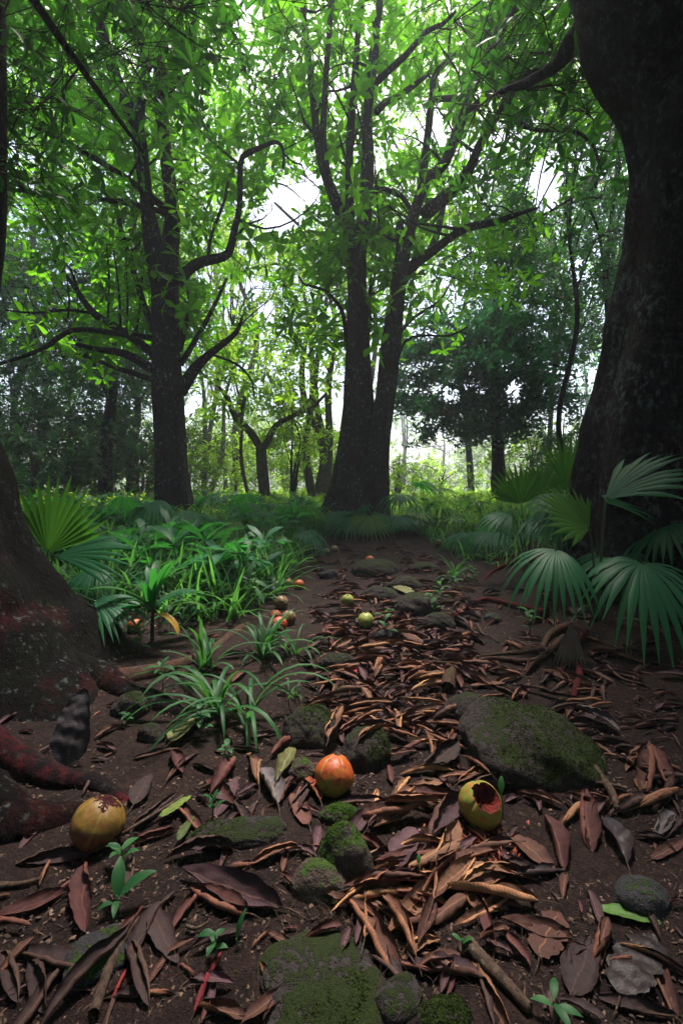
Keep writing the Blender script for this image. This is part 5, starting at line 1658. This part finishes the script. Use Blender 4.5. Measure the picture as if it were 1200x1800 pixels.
rand_palm('fan palm against the bright clearing right of the many stemmed tree', gpt(800, 7.4), 6, .36, .5, 6, ('palm', 'palm_lit'))
# round the foot of the many stemmed tree
for i, (px, Y, h, R, lab, mt) in enumerate([
        (600, 6.9, .36, .40, 'fan palm in front of the left side of the many stemmed tree', ('palm',)),
        (640, 6.7, .38, .40, 'fan palm right in front of the many stemmed tree', ('palm', 'palm_lit')),
        (690, 6.8, .36, .40, 'dark fan palm in front of the right side of the many stemmed tree', ('palm',)),
        (735, 6.9, .30, .38, 'low fan palm at the end of the path right of the many stemmed tree', ('palm',)),
        (570, 7.2, .30, .36, 'low fan palm left of the many stemmed tree', ('palm',)),
        (708, 7.4, .75, .42, 'taller bright fan palm beside the many stemmed tree', ('palm_lit', 'palm')),
]):
    rand_palm(lab, gpt(px, Y), 8, R, h, 20 + i, mt)
# left side
pb = gpt(70, 2.5)
palm('fan palm with a yellow green upright fan beside the left trunk', pb, [
    (P(84, 972, 2.2), (.34, .05, 1), (.1, -1, .25), .38, 1.9, .0, 'palm_lit', 'upright yellow green fan'),
    (P(96, 978, 2.3), (.95, -.1, .16), (-.1, -.75, .7), .44, .9, .18, 'palm', 'blade held out level to the right'),
    (P(165, 1056, 2.15), (.95, -.25, .05), (0, -.45, .9), .29, 1.5, .40, 'palm'),
    (P(165, 1000, 2.6), (.2, -.7, -.2), (0, -.4, .9), .20, 2.6, .5, 'palm'),
], seed=7)
rand_palm('small round fan palm in front of the lichen spotted tree', gpt(355, 4.6), 6, .28, .42, 31, ('palm', 'palm_lit'))
rand_palm('small drooping fan palm in the grass left of the path', gpt(415, 4.3), 5, .28, .30, 32, ('palm',))
rand_palm('fan palm low in the undergrowth beyond the left palm', gpt(240, 3.9), 5, .30, .40, 33, ('palm', 'palm_lit'))
for i, (px, Y, R, lab) in enumerate([(300, 5.4, .34, 'fan palm deep in the grass in front of the lichen spotted tree'), (480, 5.2, .32, 'fan palm at the grass edge by the far bend of the path'),
                                    (190, 4.7, .34, 'fan palm in the shade between the left palm and the lichen spotted tree'), (100, 4.2, .32, 'fan palm behind the upright yellow green fan'),
                                    (430, 6.6, .36, 'small fan palm beyond the strap leaved tufts right of the lichen spotted tree')]):
    rand_palm(lab, gpt(px, Y), 6, R * 1.1, .62, 60 + i, ('palm', 'palm_lit') if i % 2 else ('palm',))
rand_palm('small dull fan palm in the middle of the left undergrowth', gpt(150, 3.3), 5, .26, .34, 34, ('palm',))


# ------------------------------------------------------------------ strap leaved plants and seedlings
def strap(base, az, L, w, e0, curl, nt=9, fold=.35, belly=.5):
    t = np.linspace(0, 1, nt)
    e = e0 - curl * t ** 1.3
    ds = L / (nt - 1)
    rr = np.concatenate([[0], np.cumsum(np.cos(e[:-1]) * ds)])
    zz = np.concatenate([[0], np.cumsum(np.sin(e[:-1]) * ds)])
    hw = w / 2 * (np.clip(t / .2, .35, 1)) * np.sqrt(np.clip(1 - t ** 3.5, .002, 1))
    ca, sa = math.cos(az), math.sin(az)
    c = np.stack([rr * ca, rr * sa, zz], -1) + base
    s = np.array([-sa, ca, 0])
    up = np.stack([-np.sin(e) * ca, -np.sin(e) * sa, np.cos(e)], -1)
    V = np.stack([c - s * hw[:, None] + up * (fold * hw)[:, None], c, c + s * hw[:, None] + up * (fold * hw)[:, None]], 1).reshape(-1, 3)
    F = np.array([[3 * i + j, 3 * i + 3 + j, 3 * i + 4 + j, 3 * i + j + 1] for i in range(nt - 1) for j in (0, 1)])
    return V, F


def tuft(label, px, py, n, L, w, seed, e=(.7, 1.45), curl=(.8, 2.2), mat='strap', name='strap_plant', group='strap leaved plants'):
    g = G(px, py)
    r = random.Random(seed)
    ps, T = [], []
    for i in range(n):
        b = g + np.array([r.gauss(0, .012), r.gauss(0, .012), -.005])
        V, F = strap(b, r.uniform(0, 6.28), L * r.uniform(.55, 1.1), w * r.uniform(.75, 1.1), r.uniform(*e), r.uniform(*curl))
        ps.append((V, F)); T.append(np.full(len(V), r.random()))
    V, F = cat_geo(ps)
    o = part(name, V, F, M[mat], loc=g, tone=np.concatenate(T))
    tag(o, label, 'plant', group)
    return o


tuft('tall strap leaved plant at the left path edge in front of the fruit cluster', 462, 1155, 22, 0.310, 0.0187, 1)
tuft('strap leaved plant nearest the path right of the tall one', 522, 1150, 15, 0.253, 0.0130, 2)
tuft('large loose strap leaved plant hanging over the leaves at left of the path', 385, 1255, 19, 0.414, 0.0187, 3, (.6, 1.35), (1.2, 2.6))
tuft('strap leaved plant with long drooping blades reaching toward the red fruit', 432, 1262, 13, 0.437, 0.0173, 4, (.5, 1.2), (1.4, 2.6))
tuft('strap leaved plant behind the loose one beside the brown root', 362, 1180, 15, 0.299, 0.0173, 5)
tuft('tiny pale tuft alone on the path above the round mossy stone', 513, 1226, 9, 0.103, 0.0072, 6)
tuft('strap leaved tuft on the right path edge among the weeds', 797, 1018, 22, 0.299, 0.0144, 7, (.6, 1.4), (.8, 2.0))
tuft('strap leaved tuft in the grass just left of the orange fruit', 440, 1035, 19, 0.345, 0.0187, 8)
tuft('strap leaved tuft farther left in the grass edge', 395, 1040, 19, 0.368, 0.0187, 9)
tuft('strap leaved tuft at the grass edge below the rosette plant', 345, 1065, 17, 0.345, 0.0187, 10)
tuft('strap leaved tuft beside the small drooping palm', 468, 1012, 17, 0.345, 0.0173, 11)
tuft('strap leaved tuft at the far grass edge by the path bend', 505, 985, 17, 0.391, 0.0187, 12)
tuft('strap leaved tuft behind the crimson split fruit', 200, 1070, 17, 0.368, 0.0202, 13)
tuft('dark strap leaved tuft beside the left trunk', 120, 1060, 15, 0.368, 0.0202, 14)


def rosette():
    g = G(268, 1128)
    t = thing('rosette_plant', 'rosette plant of long broad arching leaves on a short dark stem with one yellow leaf', 'plant', g)
    V, F = tube([g, g + [0, 0, .08], g + [.003, 0, .17]], [.011, .009, .007], .02, 8, .1, 30)
    part('stem', V, F, M['twig'], t)
    r = random.Random(5)
    for i in range(17):
        V, F = strap(g + [0, 0, .15 + .02 * r.random()], i * 2.399, r.uniform(.2, .33), r.uniform(.036, .05), r.uniform(.45, 1.4), r.uniform(.5, 1.6), 10, .25)
        part('leaf', V, F, M['palm' if i % 3 else 'strap'], t, tone=np.full(len(V), r.random()))
    V, F = strap(g + [.03, -.06, .15], -.35, .19, .042, .1, 1.7, 10, .3)
    part('leaf', V, F, M['yellow_leaf'], t, tone=np.full(len(V), .6))['label'] = 'yellow dying leaf'
    V, F = strap(g + [.05, .0, .15], .1, .22, .036, .5, 1.2, 10, .3)
    part('leaf', V, F, M['palm_lit'], t, tone=np.full(len(V), .6))


rosette()


def seedling(label, px, py, h, leaves, seed, mat='strap', lw=.4, group='broad leaved seedlings', lift=0.0):
    """leaves: (height fraction, azimuth, length, elevation)"""
    g = G(px, py); g[2] += lift
    r = random.Random(seed)
    t = thing('seedling', label, 'seedling', g, group)
    top = g + np.array([r.uniform(-.1, .1) * h, r.uniform(-.1, .1) * h, h])
    V, F = tube([g - [0, 0, .01], (g + top) / 2 + [.05 * h, 0, 0], top], [.0022, .0018, .0012], .01, 6, .05, 100)
    part('stem', V, F, M['palm_stem'], t)
    for k, (f, az, L, el) in enumerate(leaves):
        L *= .8
        b = g + (top - g) * f
        t_ = np.linspace(0, 1, 9)
        e = el - .9 * t_ ** 1.4
        ds = L / 8
        rr = np.concatenate([[0], np.cumsum(np.cos(e[:-1]) * ds)]); zz = np.concatenate([[0], np.cumsum(np.sin(e[:-1]) * ds)])
        hw = L * lw / 2 * np.sin(np.pi * np.clip(t_, .02, .985) ** .85) ** .8
        ca, sa = math.cos(az), math.sin(az)
        c = np.stack([rr * ca, rr * sa, zz], -1) + b
        s = np.array([-sa, ca, 0])
        V = np.stack([c - s * hw[:, None] + np.array([0, 0, 1]) * (.25 * hw)[:, None], c, c + s * hw[:, None] + np.array([0, 0, 1]) * (.25 * hw)[:, None]], 1).reshape(-1, 3)
        F = np.array([[3 * i + j, 3 * i + 3 + j, 3 * i + 4 + j, 3 * i + j + 1] for i in range(8) for j in (0, 1)])
        part('leaf', V, F, M[mat], t, tone=np.full(len(V), r.random()))


def ring(n, L, el=.5, f0=.6, seed=0):
    r = random.Random(seed)
    return [(f0 + (1 - f0) * i / max(1, n - 1), i * 2.4 + r.uniform(-.4, .4), L * r.uniform(.75, 1.1), el * r.uniform(.5, 1.5)) for i in range(n)]


seedling('seedling with spreading leaves on the tip of the left root', 285, 1225, .11, [(1, 3.3, .10, .1), (1, -.3, .10, .15), (.95, 1.2, .07, .9), (.9, 4.6, .06, .4), (.95, 2.2, .05, .8)], 1, lw=.32)
seedling('tiny four leaved seedling in front of the large boulder', 867, 1352, .05, [(1, 0, .032, .3), (1, 1.6, .03, .5), (1, 3.1, .034, .3), (1, 4.7, .03, .2)], 2, lw=.5)
seedling('single upright sprout behind the broken fruit', 882, 1432, .05, [(1, 1.2, .05, 1.3), (.6, 3, .03, .8)], 3, lw=.4)
seedling('seedling with two large upright leaves at lower left', 208, 1600, .03, [(.8, 1.9, .085, 1.0), (.8, .5, .095, .65), (.6, 3.6, .045, .2), (.7, 5.0, .045, .2)], 4, lw=.36)
seedling('pale little seedling below the ochre fruit', 212, 1525, .04, ring(5, .05, .5, .5, 5), 5)
seedling('bright seedling right of the lime green leaf', 372, 1440, .05, ring(6, .045, .9, .4, 6), 6, lw=.35)
seedling('small seedling beside the crimson stained roll', 380, 1690, .05, ring(5, .035, .4, .5, 7), 7, lw=.5)
seedling('thin one leaved shoot above the crimson stained roll', 416, 1672, .02, [(.9, 1.1, .055, 1.2)], 8, lw=.22)
seedling('seedling under the drooping grass blades', 400, 1345, .06, ring(8, .045, .4, .3, 9), 9, lw=.45)
seedling('leafy seedling in front of the olive leaf', 352, 1300, .09, ring(7, .06, .4, .4, 10), 10, lw=.5)
seedling('small shoot at the left foot of the knob by the roots', 222, 1275, .04, ring(6, .035, .3, .5, 11), 11, lw=.5)
seedling('single small shoot in the drift of leaves', 735, 1545, .03, [(1, 1.2, .022, 1.1)], 12, lw=.5)
seedling('small shoot on the bare soil at the bottom right of the path', 812, 1672, .02, ring(3, .03, .8, .6, 13), 13)
seedling('seedling at the bottom edge right of the mossy stone', 975, 1795, .03, ring(4, .05, .3, .6, 14), 14, lw=.35)
for i, (px, py, n, lab) in enumerate([(775, 1058, 9, 'leafy weed at the right path edge nearest the mossy stone'), (800, 1040, 10, 'leafy weed in the middle of the right path edge'),
                                      (830, 1028, 10, 'leafy weed against the red root on the right bank'), (680, 1120, 6, 'low weed on the path beside the sunken stone'),
                                      (760, 1082, 8, 'low weed under the mossy stone at the red root'), (930, 1118, 10, 'dark weed on the right bank under the drooping frond'),
                                      (860, 1000, 9, 'weed behind the red roots on the right bank'), (300, 1110, 9, 'weed beside the rosette plant'), (205, 1128, 10, 'weed in front of the red and pale yellow fruit'),
                                      (335, 1100, 8, 'weed between the rosette plant and the strap leaves'), (180, 1135, 8, 'weed beside the crimson split fruit'), (245, 1150, 7, 'weed in front of the rosette stem')]):
    seedling(lab, px, py, .13, ring(n, .085, .5, .25, 40 + i), 40 + i, mat='strap' if i % 2 else 'grass', lw=.42, group='leafy weeds along the path edges')

# ------------------------------------------------------------------ ground cover nobody could count
def edge_l(y):
    return np.interp(y, [2.4, 3.2, 4.5, 6, 7.5, 9], [-.62, -.42, -.42, -.40, -.30, .2])


def edge_r(y):
    return np.interp(y, [2.6, 3.5, 5, 6.2, 7.4, 9], [1.25, .95, 1.15, 1.25, 1.0, .2])


def blades(name, label, cat, n, xr, yr, L, w, mat, seed, e=(.6, 1.5), curl=(.4, 1.8), nt=5, cond=None, ypow=1.0):
    r = np.random.default_rng(seed)
    y = yr[0] + (yr[1] - yr[0]) * r.random(n) ** ypow
    x = r.uniform(*xr, n) * (1 if cond != 'wide' else y)
    q = np.stack([x, y, 0 * x], -1)
    ok = (wob(q, 1.4, 71 + seed, 2) > -.45)
    ok &= (x < edge_l(y) + .08 * wob(q, 5, 72, 2)) | (x > edge_r(y) + .1 * wob(q, 5, 73, 2))
    ok &= ~((np.abs(x) > 1.2) & (y < 2.5))
    x, y = x[ok], y[ok]
    z = gz(x, y)
    rr = random.Random(seed)
    tv = []
    for k in range(14):
        V, F = strap(np.zeros(3), 0, 1, w / L, rr.uniform(*e), rr.uniform(*curl), nt, .3)
        F = np.concatenate([F[:, [0, 1, 2]], F[:, [0, 2, 3]]])
        tv.append((V, F, np.full(len(V), rr.random())))
    n = len(x)
    V, F, T = scatter_templates(tv, np.stack([x, y, z - .01], -1), np.tile([0, 0, 1.0], (n, 1)) + r.normal(size=(n, 3)) * .12, L * r.uniform(.45, 1.15, n), seed)
    o = part(name, V, F, M[mat], tone=T)
    tag(o, label, cat, kind='stuff')


blades('undergrowth_grass', 'dense blue green strap grass left of the path', 'grass', 15000, (-5.5, -.3), (2.6, 8.5), .46, .015, 'grass', 1, ypow=1.2)
blades('undergrowth_grass', 'sparser grass on the bank right of the path', 'grass', 5200, (.8, 6), (3.6, 9), .32, .014, 'grass', 2)
blades('meadow_grass', 'bright sunlit grass in the clearing behind the trees', 'grass', 34000, (-.85, .85), (6.6, 30), .5, .022, 'grass_far', 3, cond='wide', ypow=1.5)


def herbs(name, label, n, xr, yr, s, mat, seed, zr=(.0, .22)):
    r = np.random.default_rng(seed)
    x = r.uniform(*xr, n); y = r.uniform(*yr, n)
    q = np.stack([x, y, 0 * x], -1)
    ok = ((x < edge_l(y) - .05) | (x > edge_r(y) + .05)) & (wob(q, 1.1, 81 + seed, 2) > -.2) & ~((np.abs(x) > 1.2) & (y < 2.5))
    x, y = x[ok], y[ok]
    n = len(x)
    z = gz(x, y) + r.uniform(*zr, n)
    V, F, T = scatter_templates(HB, np.stack([x, y, z], -1), np.tile([0, 0, 1.0], (n, 1)) + r.normal(size=(n, 3)) * .25, s * r.uniform(.6, 1.2, n), seed)
    V2, F2 = sticks(np.stack([x, y, gz(x, y)], -1), np.stack([x, y, z + .01], -1), .003, .002, .05, seed)
    o = part(name, np.concatenate([V, V2]), [F, F2 + len(V)], None, mats=[M[mat], M['palm_stem']], mi=np.concatenate([np.zeros(len(F)), np.ones(len(F2))]), tone=np.concatenate([T, np.zeros(len(V2))]))
    tag(o, label, 'ground cover', kind='stuff')


herbs('herb_cover', 'leafy herbs mixed into the grass left of the path', 1300, (-5.5, -.4), (2.7, 9), .17, 'strap', 11)
herbs('herb_cover', 'broad dark leaves between the grass left of the path', 700, (-5.5, -.5), (2.9, 8.5), .28, 'palm', 15, (.1, .42))
herbs('herb_cover', 'leafy herbs over the bank right of the path', 1100, (.9, 6), (3.8, 10), .15, 'leaf_mid', 12)
herbs('meadow_herbs', 'bright leafy herbs across the edge of the clearing', 3000, (-13, 13), (7.2, 20), .20, 'leaf_far', 13, (.05, .4))
# ------------------------------------------------------------------ the damp air under the trees
def haze():
    x0, x1, y0, y1, z0, z1 = -97, 97, -72, 132, -1.2, 24
    V = np.array([[x, y, z] for z in (z0, z1) for y in (y0, y1) for x in (x0, x1)], float)
    F = np.array([[0, 2, 3, 1], [4, 5, 7, 6], [0, 1, 5, 4], [2, 6, 7, 3], [0, 4, 6, 2], [1, 3, 7, 5]])
    m, nt, ns, lk, bs, out = nodes('haze_air')
    ns.remove(bs)
    v = ns.new('ShaderNodeVolumePrincipled')
    v.inputs['Color'].default_value = (.86, .92, 1, 1)
    v.inputs['Density'].default_value = HAZE
    v.inputs['Anisotropy'].default_value = .2
    lk.new(v.outputs[0], out.inputs['Volume'])
    o = part('haze', V, F, m, smooth=False)
    tag(o, 'thin damp haze hanging in the clearing', 'haze', kind='stuff')


HAZE = .004
haze()
